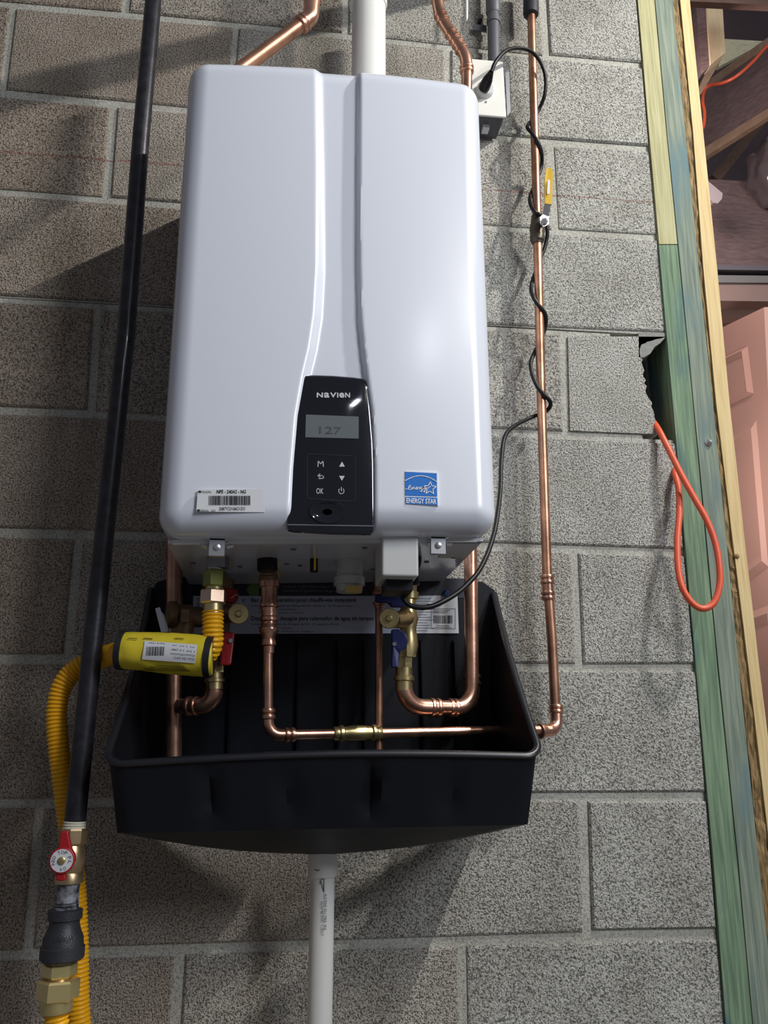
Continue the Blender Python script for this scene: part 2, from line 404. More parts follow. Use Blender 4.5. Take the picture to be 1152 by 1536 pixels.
MB().lathe(at(1063, 664, -0.005), at(1063, 664, -0.011), [(0, 0.006), (0.8, 0.006), (1, 0.003)], 14).build('nail_head', STEEL, b2)
b3 = thing('door_jack_stud', 'bright yellow pine board with a rough bark edge at the side of the opening', 'stud', at(1150, 1300, 0))
strip([(-170, 1009, 1021), (0, 1020.5, 1034.6), (200, 1040, 1055), (400, 1055, 1075.5), (600, 1074, 1094), (800, 1098, 1116), (1000, 1123, 1139), (1300, 1158, 1176), (1700, 1200, 1222)], FYY, 0.04).build('board', YPINE, b3, False)
rows = [(-170, 996, 1010), (0, 1008.5, 1021), (100, 1018, 1033), (200, 1028.5, 1041), (300, 1038, 1049), (400, 1048.5, 1057), (600, 1069, 1076), (700, 1079, 1088), (850, 1094, 1108), (900, 1099, 1118), (1000, 1108, 1125), (1200, 1130, 1148), (1300, 1139, 1160), (1700, 1182, 1202)]
rr = []
for (y0, a0, c0), (y1, a1, c1) in zip(rows, rows[1:]):
    for k in range(8):
        t = k / 8; rr.append((y0 + (y1 - y0) * t, a0 + (a1 - a0) * t, c0 + (c1 - c0) * t + random.uniform(-1.5, 1.2)))
mb = strip(rr, FYY + 0.004, 0.03)
for v in mb.v: v.y += random.uniform(-0.002, 0.002)
mb.build('bark_edge', ROUGH, b3, False)
MB().lathe(at(1104, 835, 0.0), at(1104, 835, -0.006), [(0, 0.006), (0.6, 0.005), (1, 0.002)], 12).build('knot', ROUGH, b3)

# unseen conduit added above the frame to shade the upper left wall
o = MB().tube([(0.0, -0.01, 1.11), (0.0, -1.9, 1.11)], 0.012, 12).build('shade_conduit', PVCG); o['kind'] = 'structure'

# ------------------------------------------------------------------ the space beyond the opening
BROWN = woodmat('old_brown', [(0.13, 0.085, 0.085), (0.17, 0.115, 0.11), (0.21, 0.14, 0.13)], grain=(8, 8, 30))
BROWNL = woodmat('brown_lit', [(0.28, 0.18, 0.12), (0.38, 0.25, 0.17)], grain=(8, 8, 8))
PINK = mat('pink_paint', (0.62, 0.36, 0.29), 0.5, noise=0.06, nscale=3)
PINKD = mat('pink_board', (0.30, 0.20, 0.17), 0.6)
GREYW = mat('grey_board', (0.13, 0.12, 0.13), 0.7)
DARK = mat('dark_gap', (0.012, 0.01, 0.014), 0.9)
def slab(pts, th, ydir=(0, 1, 0)):
    """pts: (px, py, Y) corners; extruded along ydir by th"""
    return MB().prism([at(*p) for p in pts], V(ydir) * th)
o = MB().box((2.4, 2.6, 1.6), (7, 0.05, 7)).build('wall_far', mat('far_wall', (0.16, 0.115, 0.12), 0.9, noise=0.3, nscale=2), None, False); o['kind'] = 'structure'
o = slab([(1000, -60, .35), (1200, -60, .35), (1200, 10, .35), (1000, 0, .35)], 0.02).build('top_header', woodmat('header_wood', [(0.2, .12, .09), (.28, .17, .13)], grain=(6, 6, 20)), None, False)
tag(o, 'pinkish brown header board across the very top of the opening', 'beam')
po = thing('web_post', 'short pale lit timber post hanging below the top header', 'timber', at(1073, 95, .6))
slab([(1059, -5, .6), (1083, -5, .6), (1088, 79, .6), (1066, 97, .6)], 0.04).build('post_face', woodmat('lit_post', [(0.80, .62, .36), (.88, .72, .46)], grain=(30, 30, 4)), po, False)  # lit face of the post, its brightness put into the colour
slab([(1043, -5, .62), (1059, -5, .605), (1066, 97, .605), (1052, 112, .62)], 0.03).build('post_side', BROWN, po, False)  # shaded side of the same post, painted in the darker brown
o = slab([(1082, 58, 1.1), (1150, 62, 1.1), (1078, 100, 1.1)], 0.02).build('plywood_offcut', woodmat('ply', [(0.60, .55, .36), (.75, .70, .48)], grain=(10, 10, 30)), None, False)
tag(o, 'pale triangular plywood piece showing behind the timber post', 'plywood')
jo = thing('slanting_joist', 'large dark joist slanting up to the right with a lighter bottom edge', 'joist', at(1060, 226, 1.2))
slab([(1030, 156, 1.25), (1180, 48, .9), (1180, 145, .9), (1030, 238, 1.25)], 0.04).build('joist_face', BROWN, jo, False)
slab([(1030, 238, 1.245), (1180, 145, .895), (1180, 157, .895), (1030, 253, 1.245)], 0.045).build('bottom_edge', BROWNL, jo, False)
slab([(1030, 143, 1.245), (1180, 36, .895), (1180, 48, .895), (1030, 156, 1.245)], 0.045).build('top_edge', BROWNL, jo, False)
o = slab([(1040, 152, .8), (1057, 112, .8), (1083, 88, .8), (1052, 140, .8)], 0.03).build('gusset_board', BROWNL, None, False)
tag(o, 'small angled brown board between the post and the slanting joist', 'timber')
o = slab([(1068, 262, 1.5), (1144, 170, 1.4), (1160, 170, 1.4), (1080, 272, 1.5)], 0.04).build('diagonal_brace', woodmat('brace', [(0.12, .07, .05), (.18, .11, .08)]), None, False)
tag(o, 'brown diagonal brace below the slanting joist', 'timber')
rp = smooth_path([at(1190, 40, .86), at(1152, 68, .86), at(1130, 92, .86), at(1105, 114, .87), at(1085, 124, .9), at(1060, 130, .95), at(1054, 150, .95), at(1057, 170, .95), at(1054, 192, .95), at(1040, 200, .95)], .01)
tag(MB().tube(rp, .0055, 10).build('red_cord', ORANGE), 'red cord draped along the slanting joist above the opening', 'cord')
o = slab([(1058, 268, .9), (1084, 290, .9), (1083, 298, .9), (1077, 305, .9), (1070, 304, .9), (1055, 288, .9)], 0.015).build('plastic_tag', mat('tag_white', (.36, .30, .30), .5), None, False)
tag(o, 'small white plastic piece poking out beside the yellow board', 'plastic')
# insulation bag
bm = bmesh.new(); bmesh.ops.create_icosphere(bm, subdivisions=4, radius=1)
cb = at(1168, 262, 1.1)
from mathutils import noise as mn
for v in bm.verts:
    k = 1 + 0.22 * mn.noise(v.co * 2.2) + 0.10 * mn.noise(v.co * 6) + 0.04 * mn.noise(v.co * 14)
    v.co = V((v.co.x * .105 * k, v.co.y * .12 * k, v.co.z * .155 * k)) + cb
for f in bm.faces: f.smooth = True
me = bpy.data.meshes.new('insulation_bag'); bm.to_mesh(me); bm.free(); me.materials.append(mat('plastic_wrap', (.12, .09, .095), .15, coat=1.0, bump=.8, bscale=30))
o = bpy.data.objects.new('insulation_bag', me); COL.objects.link(o); tag(o, 'shiny plastic wrapped bundle hanging at the right edge of the photo', 'bundle')
# door header and trim as setting
def st(o): o['kind'] = 'structure'; return o
st(slab([(1000, 266, 1.15), (1300, 280, 1.15), (1300, 400, 1.05), (1000, 396, 1.05)], .04).build('trim_2', BROWN, None, False))
st(slab([(1000, 396, 1.04), (1300, 400, 1.04), (1300, 408, 1.04), (1000, 403, 1.04)], .06).build('trim_3', GREYW, None, False))
st(slab([(1000, 402, 1.07), (1300, 406, 1.07), (1300, 416, 1.07), (1000, 413, 1.07)], .06).build('gap_shade_strip', DARK, None, False))  # near-black strip standing in for the shade of the gap
st(slab([(1000, 412, 1.04), (1300, 415, 1.04), (1300, 425, 1.04), (1000, 423, 1.04)], .06).build('trim_5', mat('grey_green', (.20, .19, .18), .6), None, False))
st(slab([(1000, 423, 1.05), (1300, 425, 1.05), (1300, 454, 1.05), (1000, 450, 1.05)], .06).build('trim_6', PINKD, None, False))
st(slab([(1000, 452, 1.3), (1400, 455, 1.3), (1400, 1700, 1.3), (1000, 1700, 1.3)], .03).build('wall_beyond', mat('peach_wall', (.68, .40, .31), .7), None, False))
# six-panel door standing ajar: nearer at its right edge
dr = bpy.data.objects.new('door_1', None); COL.objects.link(dr); dr['kind'] = 'structure'; dr.location = at(1146, 900, .85)
def dp(px, py, d=0.0):
    o_ = at(1146, 700, .8728); v_ = CAMR @ V(((px - 576) / F, -(py - 768) / F, -1))
    return CAMP + v_ * ((o_ - CAMP).dot(DN) / v_.dot(DN)) + DN * d
_e = at(1146, 700, .8728) - at(1080, 700, 1.15); _e.z = 0; DN = _e.cross(V((0, 0, 1))).normalized()
if DN.dot(CAMP - at(1146, 700, .87)) < 0: DN = -DN
def dslab(pts, d, th): return MB().prism([dp(x, y, d) for x, y in pts], -DN * th)
dslab([(1040, 512), (1146, 461), (1146 + 50, 1500), (1040, 1520)], 0, .035).build('door_slab', PINK, dr, False)
MB().prism([dp(1146, 461), dp(1146, 461) + V((.05, .0, .01)), dp(1196, 1500) + V((.05, 0, 0)), dp(1196, 1500)], V((0.01, .03, 0))).build('door_edge', mat('door_edge_paint', (.42, .25, .21), .6), dr, False)
def panel(q, w):
    """raised moulding frame and inner field for quad q = TL,TR,BR,BL in pixels"""
    c = (sum(p[0] for p in q) / 4, sum(p[1] for p in q) / 4)
    def ins(f): return [(p[0] + (c[0] - p[0]) * f, p[1] + (c[1] - p[1]) * f) for p in q]
    a, b = [dp(*p, 0.0005) for p in q], [dp(*p, 0.012) for p in ins(w * .45)]; c2 = [dp(*p, 0.001) for p in ins(w)]
    mb = MB(); fs = []
    for i in range(4):
        k = (i + 1) % 4; fs += [(i, k, 4 + k, 4 + i), (4 + i, 4 + k, 8 + k, 8 + i)]
    fs.append((8, 9, 10, 11)); mb.add(a + b + c2, fs).build('door_panel', PINK, dr, False)
panel([(1052, 552), (1122, 519), (1131, 590), (1060, 625)], .3)
panel([(1060, 680), (1135, 630), (1153, 850), (1080, 905)], .22)
panel([(1080, 935), (1160, 905), (1175, 1200), (1100, 1230)], .2)

# ------------------------------------------------------------------ water heater
YF = -0.348
def sst(t): t = max(0, min(1, t)); return t * t * (3 - 2 * t)
def shz(x, z=-1): return (0.040 - 0.022 * sst((z + .28) / .68)) * (x + 0.63)
XL, XR, ZB, ZT = -0.848, -0.413, -0.274, 0.426
ht = thing('tankless_water_heater', 'large glossy white wall-mounted water heater with a black control panel', 'water heater', (-0.63, -0.17, -0.28))
def lerp_tab(tab, z):
    for (z0, v0), (z1, v1) in zip(tab, tab[1:]):
        if z >= z1: t = max(0, min(1, (z - z0) / (z1 - z0))); return v0 + (v1 - v0) * t
    return tab[-1][1]
def tab(pts): return [(at(x, y, YF).z, at(x, y, YF).x) for x, y in pts]
LT = tab([(472, 100), (474, 250), (474, 400), (470, 470), (462, 520), (452, 560), (441, 620), (434, 700), (429, 800)])
RT = tab([(542, 105), (541, 250), (541, 400), (543, 480), (548, 530), (553, 570), (560, 620), (564, 700), (564, 800)])
def sst_(t): t = max(0, min(1, t)); return t * t * (3 - 2 * t)
def chan(x, z):
    a, b = lerp_tab(LT, z), lerp_tab(RT, z)
    return 0.010 * sst((x - a + 0.001) / 0.014) * sst((b - x + 0.001) / 0.007)
def axis_samples(a, b, R, extra, n):
    s = [a + R * (1 - math.cos(math.pi / 2 * k / 9)) for k in range(10)]
    e = [b - R * (1 - math.cos(math.pi / 2 * k / 9)) for k in range(9, -1, -1)]
    mid = [s[-1] + (e[0] - s[-1]) * k / n for k in range(1, n)]
    return sorted(s + mid + e)
RC = 0.030; RE = 0.034
xs = axis_samples(XL, XR, RC, None, 150); zs = axis_samples(ZB, ZT, RC, None, 120)
mb = MB(); vs = []
ncol = len(xs)
for z in zs:
    for x in xs:
        dx = max(0, (XL + RC) - x, x - (XR - RC)) / RC * (1 if x > -0.63 else -1)
        dz = max(0, (ZB + RC) - z, z - (ZT - RC)) / RC * (1 if z > 0 else -1)
        rho = max(abs(dx), abs(dz)); l = math.hypot(dx, dz)
        if l > 1e-9: qx, qz = dx / l * rho, dz / l * rho
        else: qx = qz = 0
        cx = min(max(x, XL + RC), XR - RC) + qx * RC; cz = min(max(z, ZB + RC), ZT - RC) + qz * RC
        y = YF + RE * (1 - math.sqrt(max(0, 1 - rho * rho))) + chan(cx, cz) * (1 - rho ** 6)
        # gentle crown of the front face
        y += 0.010 * ((cx + 0.63) / 0.218) ** 2
        tz = (cz + .27) / .7; cx += (.004 * (1 - tz) if cx < -.63 else -.006 * tz) * min(1, abs(cx + .63) / .2)
        vs.append(V((cx, y, cz + shz(cx, cz))))
fs = []
for i in range(len(zs) - 1):
    for k in range(ncol - 1): fs.append((i * ncol + k, i * ncol + k + 1, (i + 1) * ncol + k + 1, (i + 1) * ncol + k))
# side skirt
nr = len(zs)
loop = [k for k in range(ncol)] + [i * ncol + ncol - 1 for i in range(1, nr)] + [(nr - 1) * ncol + k for k in range(ncol - 2, -1, -1)] + [i * ncol for i in range(nr - 2, 0, -1)]
n0 = len(vs)
for i in loop:
    p = vs[i]; vs.append(V((p.x * 0.985 + -0.63 * 0.015, -0.012, p.z)))
m = len(loop)
for a in range(m): fs.append((loop[a], loop[(a + 1) % m], n0 + (a + 1) % m, n0 + a))
fs.append(tuple(n0 + a for a in range(m)))
mb.add(vs, fs).build('front_cover', WHITE, ht, True, 50)
# underside plate and seam lip
def hb(x, y, d=0.0): return V((x, y, ZB + shz(x) - d))
mb = MB(); mb.prism([hb(-.832, -.30, .0005), hb(-.428, -.30, .0005), hb(-.428, -.016, .0005), hb(-.832, -.016, .0005)], (0, 0, -0.004)); mb.build('bottom_plate', PLATE, ht, False)
mb = MB(); mb.prism([hb(-.826, -.302, .0), hb(-.436, -.302, .0), hb(-.436, -.298, .0), hb(-.826, -.298, .0)], (0, 0, -0.006)); mb.build('seam_lip', WHITEP, ht, False)
mb = MB()
for (px, py, wpx) in ((440, 823, 7), (547, 825, 6), (290, 838, 8), (520, 850, 6), (585, 843, 6), (640, 850, 7), (430, 845, 5), (450, 848, 5), (560, 858, 5), (680, 845, 8), (360, 846, 7)):
    # hole rims on the plate
    r = CAMR @ V(((px - 576) / F, -(py - 768) / F, -1)); t = (ZB - 0.006 - CAMP.z) / r.z; p = CAMP + r * t; p.z = hb(p.x, 0, 0.0047).z
    if p.y > -0.02: p.y = -0.03
    MB().tube([p, p + V((0, 0, -0.0012))], [0.004, 0.0035], 10).build('screw_hole', INKG, ht)
def latch(px, py):
    l = at(px, py, -0.312); mb = MB(); c = V((l.x, -0.306, hb(l.x, 0, 0.012).z))
    mb.box(c, (0.019, 0.010, 0.022)); mb.box(c + V((0, 0.002, 0.011)), (0.026, 0.014, 0.004))
    for sx_ in (-1, 1): mb.tube([c + V((sx_ * 0.012, 0.004, 0.002)), c + V((sx_ * 0.020, 0.004, 0.004))], [0.003, 0.002], 8)
    o = mb.build('latch', STEEL, ht); MB().lathe(c + V((0, -0.005, 0)), c + V((0, -0.008, 0)), [(0, 0.0045), (0.7, 0.004), (1, 0.002)], 12).build('screw', STEEL, o)
latch(325, 826); latch(658, 830)
# notice under the right latch
MB().prism([hb(-.47, -.29, .005), hb(-.43, -.29, .005), hb(-.43, -.2, .005), hb(-.47, -.2, .005)], (0, 0, -.0005)).build('notice_sticker', PAPER, ht, False)
# junction cover
jb = MB(); x0, x1 = at(573, 840, -.31).x, at(628, 840, -.31).x; zt, zb = hb((x0 + x1) / 2, 0, -.001).z, at(600, 864, -.31).z
jb.box(((x0 + x1) / 2, -.270, (zt + zb) / 2), (x1 - x0, .08, zt - zb)); jo_ = jb.build('junction_cover', WHITEP, ht, False)
bv = jo_.modifiers.new('bev', 'BEVEL'); bv.width = .003; bv.segments = 3
MB().box(((x0 + x1) / 2 + .002, -.262, zb - .007), (x1 - x0 - .012, .05, .014)).build('gland_block', RUBBER, ht, False)
# cloudy trap cup
a = at(524, 850, -.19); b = at(524, 888, -.19)
MB().lathe(a + V((0, 0, .01)), b, [(0, .019), (.55, .019), (.56, .022), (.8, .022), (.81, .019), (1, .018)], 20).build('trap_cup', TRANSL, ht)
MB().box(at(530, 884, -.21), (.022, .006, .010)).build('cup_tab', mat('amber_tab', (.6, .42, .12), .5), ht, False)
# filter knob, sensor stub
a, b = at(401, 834, -.20), at(401, 857, -.20)
MB().lathe(a, b, [(0, .0125), (.1, .0140), (.9, .0140), (1, .0125)], 20).build('filter_knob', BLACKP, ht)
a, b = at(471, 832, -.20), at(471, 858, -.20)
MB().lathe(a, b, [(0, .0055), (1, .0055)], 12).build('cable_stub', RUBBER, ht)
MB().box((a + b) / 2 + V((.001, -.006, 0)), (.003, .001, .022)).build('stub_stripe', YELH, ht, False)
# ---- control panel
YP = YF + 0.0095
outl = [(447, 572), (449, 566), (455, 563), (470, 562.5), (500, 563.5), (530, 566), (544, 568), (550, 572), (552, 580), (556, 620), (559.5, 660), (561, 700), (561.5, 790), (561, 799), (557, 803), (540, 803), (490, 802), (440, 799), (432, 797), (430, 792), (431, 740), (433, 700), (437, 650), (441, 610)]
ctr = (496, 690)
def pan_off(f, Y): return [at(ctr[0] + (x - ctr[0]) * f, ctr[1] + (y - ctr[1]) * f, Y) for x, y in outl]
cpn = MB(); rings = [pan_off(1.0, YP + .012), pan_off(1.0, YP - .003), pan_off(.985, YP - .0055), pan_off(.96, YP - .0062)]
n = len(outl); vs = sum(rings, [])
fs = [(i * n + k, i * n + (k + 1) % n, (i + 1) * n + (k + 1) % n, (i + 1) * n + k) for i in range(3) for k in range(n)] + [tuple(3 * n + k for k in range(n))]
cp = cpn.add(vs, fs).build('control_panel', GLOSSB, ht, True, 30)
YQ = YP - .0064
MB().prism([at(459, 622, YQ), at(538, 625, YQ), at(538, 658, YQ), at(458, 656, YQ)], (0, -.0004, 0)).build('display_screen', LCD, cp, False)
kb = MB(); strokes(kb, [(463, 681), (530, 684), (533, 687), (533, 750), (530, 752), (464, 748), (461, 745), (461, 684), (463, 681)], YQ, 1.0); kb.build('keypad_frame', mat('frame_dark', (.03, .03, .05), .1, coat=1), cp, False)
for ch, xa, xb in (('N', 475, 484.3), ('a', 485.8, 494), ('V', 495, 504.5), ('I', 505.6, 507.4), ('e', 508.8, 516.4), ('N', 517.6, 525)): ptext(ch, xa, 596, xb, 596 + (xa > 500) * .3, YQ - .0002, SILV, cp, 7.6, 'brand_lettering', .03)
ptext('127', 479, 650, 512, 651, YQ - .0005, mat('lcd_digit', (.06, .065, .07), .4), cp, 11, 'display_digits')
k2 = MB()
strokes(k2, [(477, 700), (477.3, 691.5), (481, 696), (484.5, 691.5), (485, 700)], YQ, 1.1)
strokes(k2, [(480, 711), (476.5, 713.5), (480, 716)], YQ, 1.0); strokes(k2, [(477, 713.5), (483, 713.5), (485.5, 715), (485, 717.5), (478, 718)], YQ, 1.0)
strokes(k2, [(509, 733.5), (507.8, 736.5), (509, 739.5), (512, 741), (515, 739.5), (516.2, 736.5), (515, 733.5)], YQ, 1.0); strokes(k2, [(512, 731), (512, 736.5)], YQ, 1.0)
k2.prism([at(513, 692.5, YQ), at(517.2, 700, YQ), at(508.8, 700, YQ)], (0, -.0003, 0)); k2.prism([at(508.6, 714, YQ), at(517, 714, YQ), at(512.8, 721, YQ)], (0, -.0003, 0))
k2.build('key_symbols', SILV, cp, False)
ptext('OK', 474.5, 740.5, 485, 740.8, YQ, SILV, cp, 8.5, 'key_lettering')
dc = at(491, 768, YQ + .0002)
rg_ = [(.0235, .0002), (.0225, -.0012), (.0210, -.0012), (.0175, .0000), (.0120, .0006), (.0060, .0012)]; dv = [dc + V((r_ * math.cos(k * math.pi / 20), y_, r_ * .66 * math.sin(k * math.pi / 20))) for r_, y_ in rg_ for k in range(40)]
df = [(i * 40 + k, i * 40 + (k + 1) % 40, (i + 1) * 40 + (k + 1) % 40, (i + 1) * 40 + k) for i in range(5) for k in range(40)] + [tuple(range(200, 240))]
dv = [v - V((0, .0012, 0)) for v in dv]
MB().add(dv, df).build('round_dimple', GLOSSB, cp)
sb = MB(); strokes(sb, [(432, 787), (560, 789)], YQ, 1.5); sb.build('chin_line', mat('chin', (.15, .16, .2), .2, coat=1), cp, False)
# ---- stickers
YS = YF + 0.0022
st1 = polyplate([(297, 735), (398, 734), (396.5, 769), (294.5, 768)], YS + .0016, .0022).build('model_sticker', PAPER, ht, False)
Yt = YS - .0009
ptext('MODEL:', 303, 739.5, 318, 739.5, Yt, INK, st1, 3.2); ptext('NPE - 240A2 - NG', 325, 740, 369, 740, Yt, INK, st1, 5.5, 'lettering', .02)
ptext('SERIAL  NO', 300.5, 767.5, 323.5, 767.6, Yt, INK, st1, 3.2); ptext('2087Y2310621321', 328.5, 765.5, 367.5, 765.2, Yt, INK, st1, 5, 'lettering', .01)
for xa, ya in ((298.5, 737.5), (296.5, 765.6)):
    q = MB(); strokes(q, [(xa, ya), (xa + 2.5, ya)], Yt, 3); q.build('bullet_mark', INK, st1, False)
barcode(313.5, 743.5, 375, 757.5, Yt, st1)
YE = YF + 0.0085 * ((at(630, 730, YF).x + .63) / .218) ** 2 - 0.0008
es = polyplate([(606.6, 706.5), (656.2, 709), (657.4, 758.8), (607.4, 757)], YE + .0022, .0022).build('efficiency_label', WPRINT, ht, False)
polyplate([(607.6, 707.6), (655, 710), (655.7, 744.6), (608, 743.2)], YE - .0002, .0004).build('blue_square', BLUEL, es, False)
polyplate([(608.2, 745.4), (655.8, 746.6), (656.3, 757.6), (608.4, 755.8)], YE - .0002, .0004).build('blue_band', BLUEL, es, False)
q = MB(); Yl = YE - .0008
strokes(q, [(608 + 48 * t, 723 - 10.5 * math.sin(math.pi * (t * .86 + .07)) + t * 2.2) for t in [k / 16 for k in range(17)]], Yl, 1.2)
sc = (645, 732.3); star = []
for k in range(11):
    a = -math.pi / 2 + k * math.pi / 5 + .04; rr_ = 10 if k % 2 == 0 else 4.4; star.append((sc[0] + rr_ * math.cos(a), sc[1] + rr_ * math.sin(a)))
strokes(q, star, Yl, 1.1)
strokes(q, [(608.3, 733.5), (612, 733.6), (615.5, 730), (616, 728), (614, 728.2), (612.5, 731.5), (613, 734.5), (616, 734.5), (618.5, 730.8), (619, 731), (618.4, 734.2), (621, 730.5), (622, 731), (621.6, 734), (624, 733.5), (626, 731), (624.8, 730.5), (623.8, 733), (625.5, 734.5), (628, 731), (629.5, 730.5), (629, 734), (632, 730.5), (634, 730.6), (631.4, 731.5), (631.4, 734), (634, 733), (634.6, 730.6), (632.6, 737.8), (630.5, 737), (635, 733.4), (638.2, 730.2), (636.2, 731.5), (636.2, 733.8), (638.4, 732.8), (639, 730.4), (636.8, 738.2), (635, 737.6), (638.5, 734.5), (646, 729.5)], Yl, .85)
q.build('label_artwork', WPRINT, es, False)
ptext('ENERGY STAR', 609.6, 754.2, 654.6, 755.8, Yl, WPRINT, es, 7.6, 'lettering', .015)

# ------------------------------------------------------------------ drain pan
pn = thing('drain_pan', 'black plastic scoop-shaped drain pan mounted under the water heater', 'drain pan', at(484, 1287, -.1))
BL, BR = at(226, 884, -.012), at(741, 890, -.012)
BLt, BRt = at(262, 866, -.012), at(725, 874, -.012)
FLp, FRp = at(156, 1147, -.25), at(812, 1134, -.25)
fbl, fbr = at(174, 1250, -.232), at(794, 1237, -.232)
zbl = fbl.z; out = at(484, 1284, -.10); out.z += .004
def rimline(n=16):
    pts = []
    L1 = [at(226, 890, -.012), FLp]; 
    lp = [BL.lerp(FLp, t) + V((math.sin(t * math.pi) * .006, 0, 0)) for t in [k / n for k in range(n + 1)]]
    c = [FLp.lerp(FRp, t) + V((0, -math.sin(t * math.pi) * .004, math.sin(t * math.pi) * .008)) for t in [k / 40 for k in range(1, 40)]]
    rp_ = [FRp.lerp(BR, t) + V((-math.sin(t * math.pi) * .004, 0, 0)) for t in [k / n for k in range(n + 1)]]
    return lp, c, rp_
lp, cc_, rp_ = rimline()
# round the front corners
def rounded(lp, c, rp):
    a = fillet(lp[-3], FLp, c[2], .022, 6); b = fillet(c[-3], FRp, rp[2], .022, 6)
    return [p for p in lp if (p - FLp).length > .024] + a + [p for p in c if (p - FLp).length > .024 and (p - FRp).length > .024] + b + [p for p in rp if (p - FRp).length > .024]
rim = rounded(lp, cc_, rp_)
# shell: rim loop -> lower loop -> outlet
low = []
for p in rim:
    # map to bottom outline
    t = max(0, min(1, (p.y - (-.012)) / (-.25 + .012))); yb = -.012 + (-.232 + .012) * t
    xb = fbl.x + (p.x - FLp.x) / (FRp.x - FLp.x) * (fbr.x - fbl.x)
    k = 1.0
    if t < .97: xb = (fbl.x if p.x < -.6 else fbr.x) + (0.006 if p.x < -.6 else -.006) * 0
    low.append(V((xb, yb, zbl + (fbr.z - fbl.z) * (p.x - FLp.x) / (FRp.x - FLp.x))))
def shell(off, name, m):
    mb = MB(); rings_ = []
    NR = 10
    for i in range(NR + 1):
        t = i / NR; rg = []
        for p, q in zip(rim, low):
            w_ = p.lerp(q, t)
            if p.y < -.245:      # front wall flutes
                u = (p.x - FLp.x) / (FRp.x - FLp.x); d = 0
                for uc in (.22, .41, .60, .79):
                    dd = abs(u - uc) / (.010 + .020 * t); d = max(d, max(0, 1 - dd)) 
                w_ = w_ + V((0, d * .016 * math.sin(math.pi * min(1, t * 1.05)), 0))
            rg.append(w_)
        rings_.append(rg)
    for i in range(1, 6):          # V bottom to the outlet
        t = i / 5; o2 = V((out.x, 0, 0))
        rg = []
        for q in low:
            d = abs(q.x - out.x) / .30; tgt = V((out.x + (q.x - out.x) * .06, out.y + (q.y - out.y) * .12, out.z))
            rg.append(q.lerp(tgt, t) + V((0, 0, -0.006 * math.sin(t * math.pi))))
        rings_.append(rg)
    vs = []
    for i, rg in enumerate(rings_):
        for p in rg:
            c = V((out.x, -.12, 0)); d = V((c.x - p.x, c.y - p.y, 0)); d = d.normalized() * off if d.length > .03 else V((0, 0, 0))
            vs.append(p + d + V((0, 0, off if i > NR - 1 else 0)))
    n = len(rim); fs = [(i * n + k, i * n + k + 1, (i + 1) * n + k + 1, (i + 1) * n + k) for i in range(len(rings_) - 1) for k in range(n - 1)]
    return vs, fs, n
vo, fo, n = shell(0, '', None); vi, fi, _ = shell(.003, '', None)
mb = MB(); mb.add(vo, fo); mb.add(vi, [tuple(reversed(f)) for f in fi])
mb.build('basin', BLACKP, pn, True, 40)
# rolled rim flange
mb = MB(); full = rim
mb.tube(full, .0052, 10, flat=.75); mb.build('rim', mat('rim_plastic', (.010, .011, .016), .34, spec=.6), pn)
# back panel with ribs
yb = -.006
bp_ = [at(226, 892, yb), at(236, 874, yb), at(262, 866, yb), at(480, 869, yb), at(722, 873, yb), at(741, 886, yb)]
xr, xl = fbr.x + .03, fbl.x - .03
poly = [V((xl, yb, zbl - .0))] + bp_ + [V((xr, yb, fbr.z))] + [V((out.x + .05, yb, out.z + .003)), V((out.x - .05, yb, out.z + .003))]
MB().prism(poly, (0, -.004, 0)).build('back_panel', BLACKP, pn, False)
mb = MB()
for px in (345, 445, 505, 545, 630, 680):
    a, b = at(px, 960, -.012), at(px + (px - 480) * .03, 1150, -.012); w_ = .004
    mb.add([a + V((-w_ * .4, 0, 0)), a + V((w_ * .4, 0, 0)), b + V((w_, 0, 0)), b + V((-w_, 0, 0)), a + V((0, -.005, -.004)), b + V((0, -.006, 0))], [(0, 4, 5, 3), (1, 2, 5, 4), (0, 1, 4), (3, 5, 2)])
mb.build('back_rib', BLACKP, pn, False)
# mounting screw (blue)
p = at(669, 890, -.016); MB().lathe(p + V((0, .004, 0)), p + V((0, -.006, 0)), [(0, .0055), (.6, .0055), (1, .003)], 14).build('mounting_screw', mat('blue_screw', (.02, .07, .22), .35, .5), pn)
# pan label
YLb = -.0112
lb = polyplate([(302, 862), (700, 868), (700, 897), (302, 893)], YLb + .001, .0008).build('label_dark_band', mat('label_black', (.02, .022, .035), .45), pn, False)
l2 = polyplate([(290, 894), (622, 894), (622, 950), (288, 951)], YLb, .0008).build('label_shaded_panel', PAPERSH, pn, False)  # left part of the one pale panel, its shade painted as grey
l3 = polyplate([(622, 894), (686, 893), (688, 950), (622, 950)], YLb, .0008).build('label_white_panel', PAPER, pn, False)
Yw = YLb - .001
polyplate([(375, 876), (388, 876), (388, 893), (374, 893), (370, 884)], YLb, .0008).build('green_mark', mat('green_print', (.12, .26, .05), .5), pn, False)
W2 = mat('band_print', (.22, .24, .28), .5)
ptext('on Electric Tankless Water Heaters* | Para', 424, 881, 508, 881.5, YLb - .0001, W2, pn, 3.4); ptext('calentadores de agua electricos o de gas, sin tanque', 424, 887.5, 520, 888, YLb - .0001, W2, pn, 3.4)
ptext('T', 294.5, 903, 299, 903, Yw, INK, pn, 6); ptext('D', 294.5, 910.5, 299, 910.5, Yw, INK, pn, 6); ptext('or', 361, 903, 368, 903, Yw, INK, pn, 4.5)
ptext('Bac de récupération pour chauffe-eau instantané', 377, 903, 534, 902.5, Yw, INK, pn, 6.2, 'lettering', .012)
ptext('Comprend une capacité de vidange de 2,0 - 3,0 po (5 - 8 cm) pour d\'eau', 377, 910, 528, 910, Yw, INK, pn, 2.8)
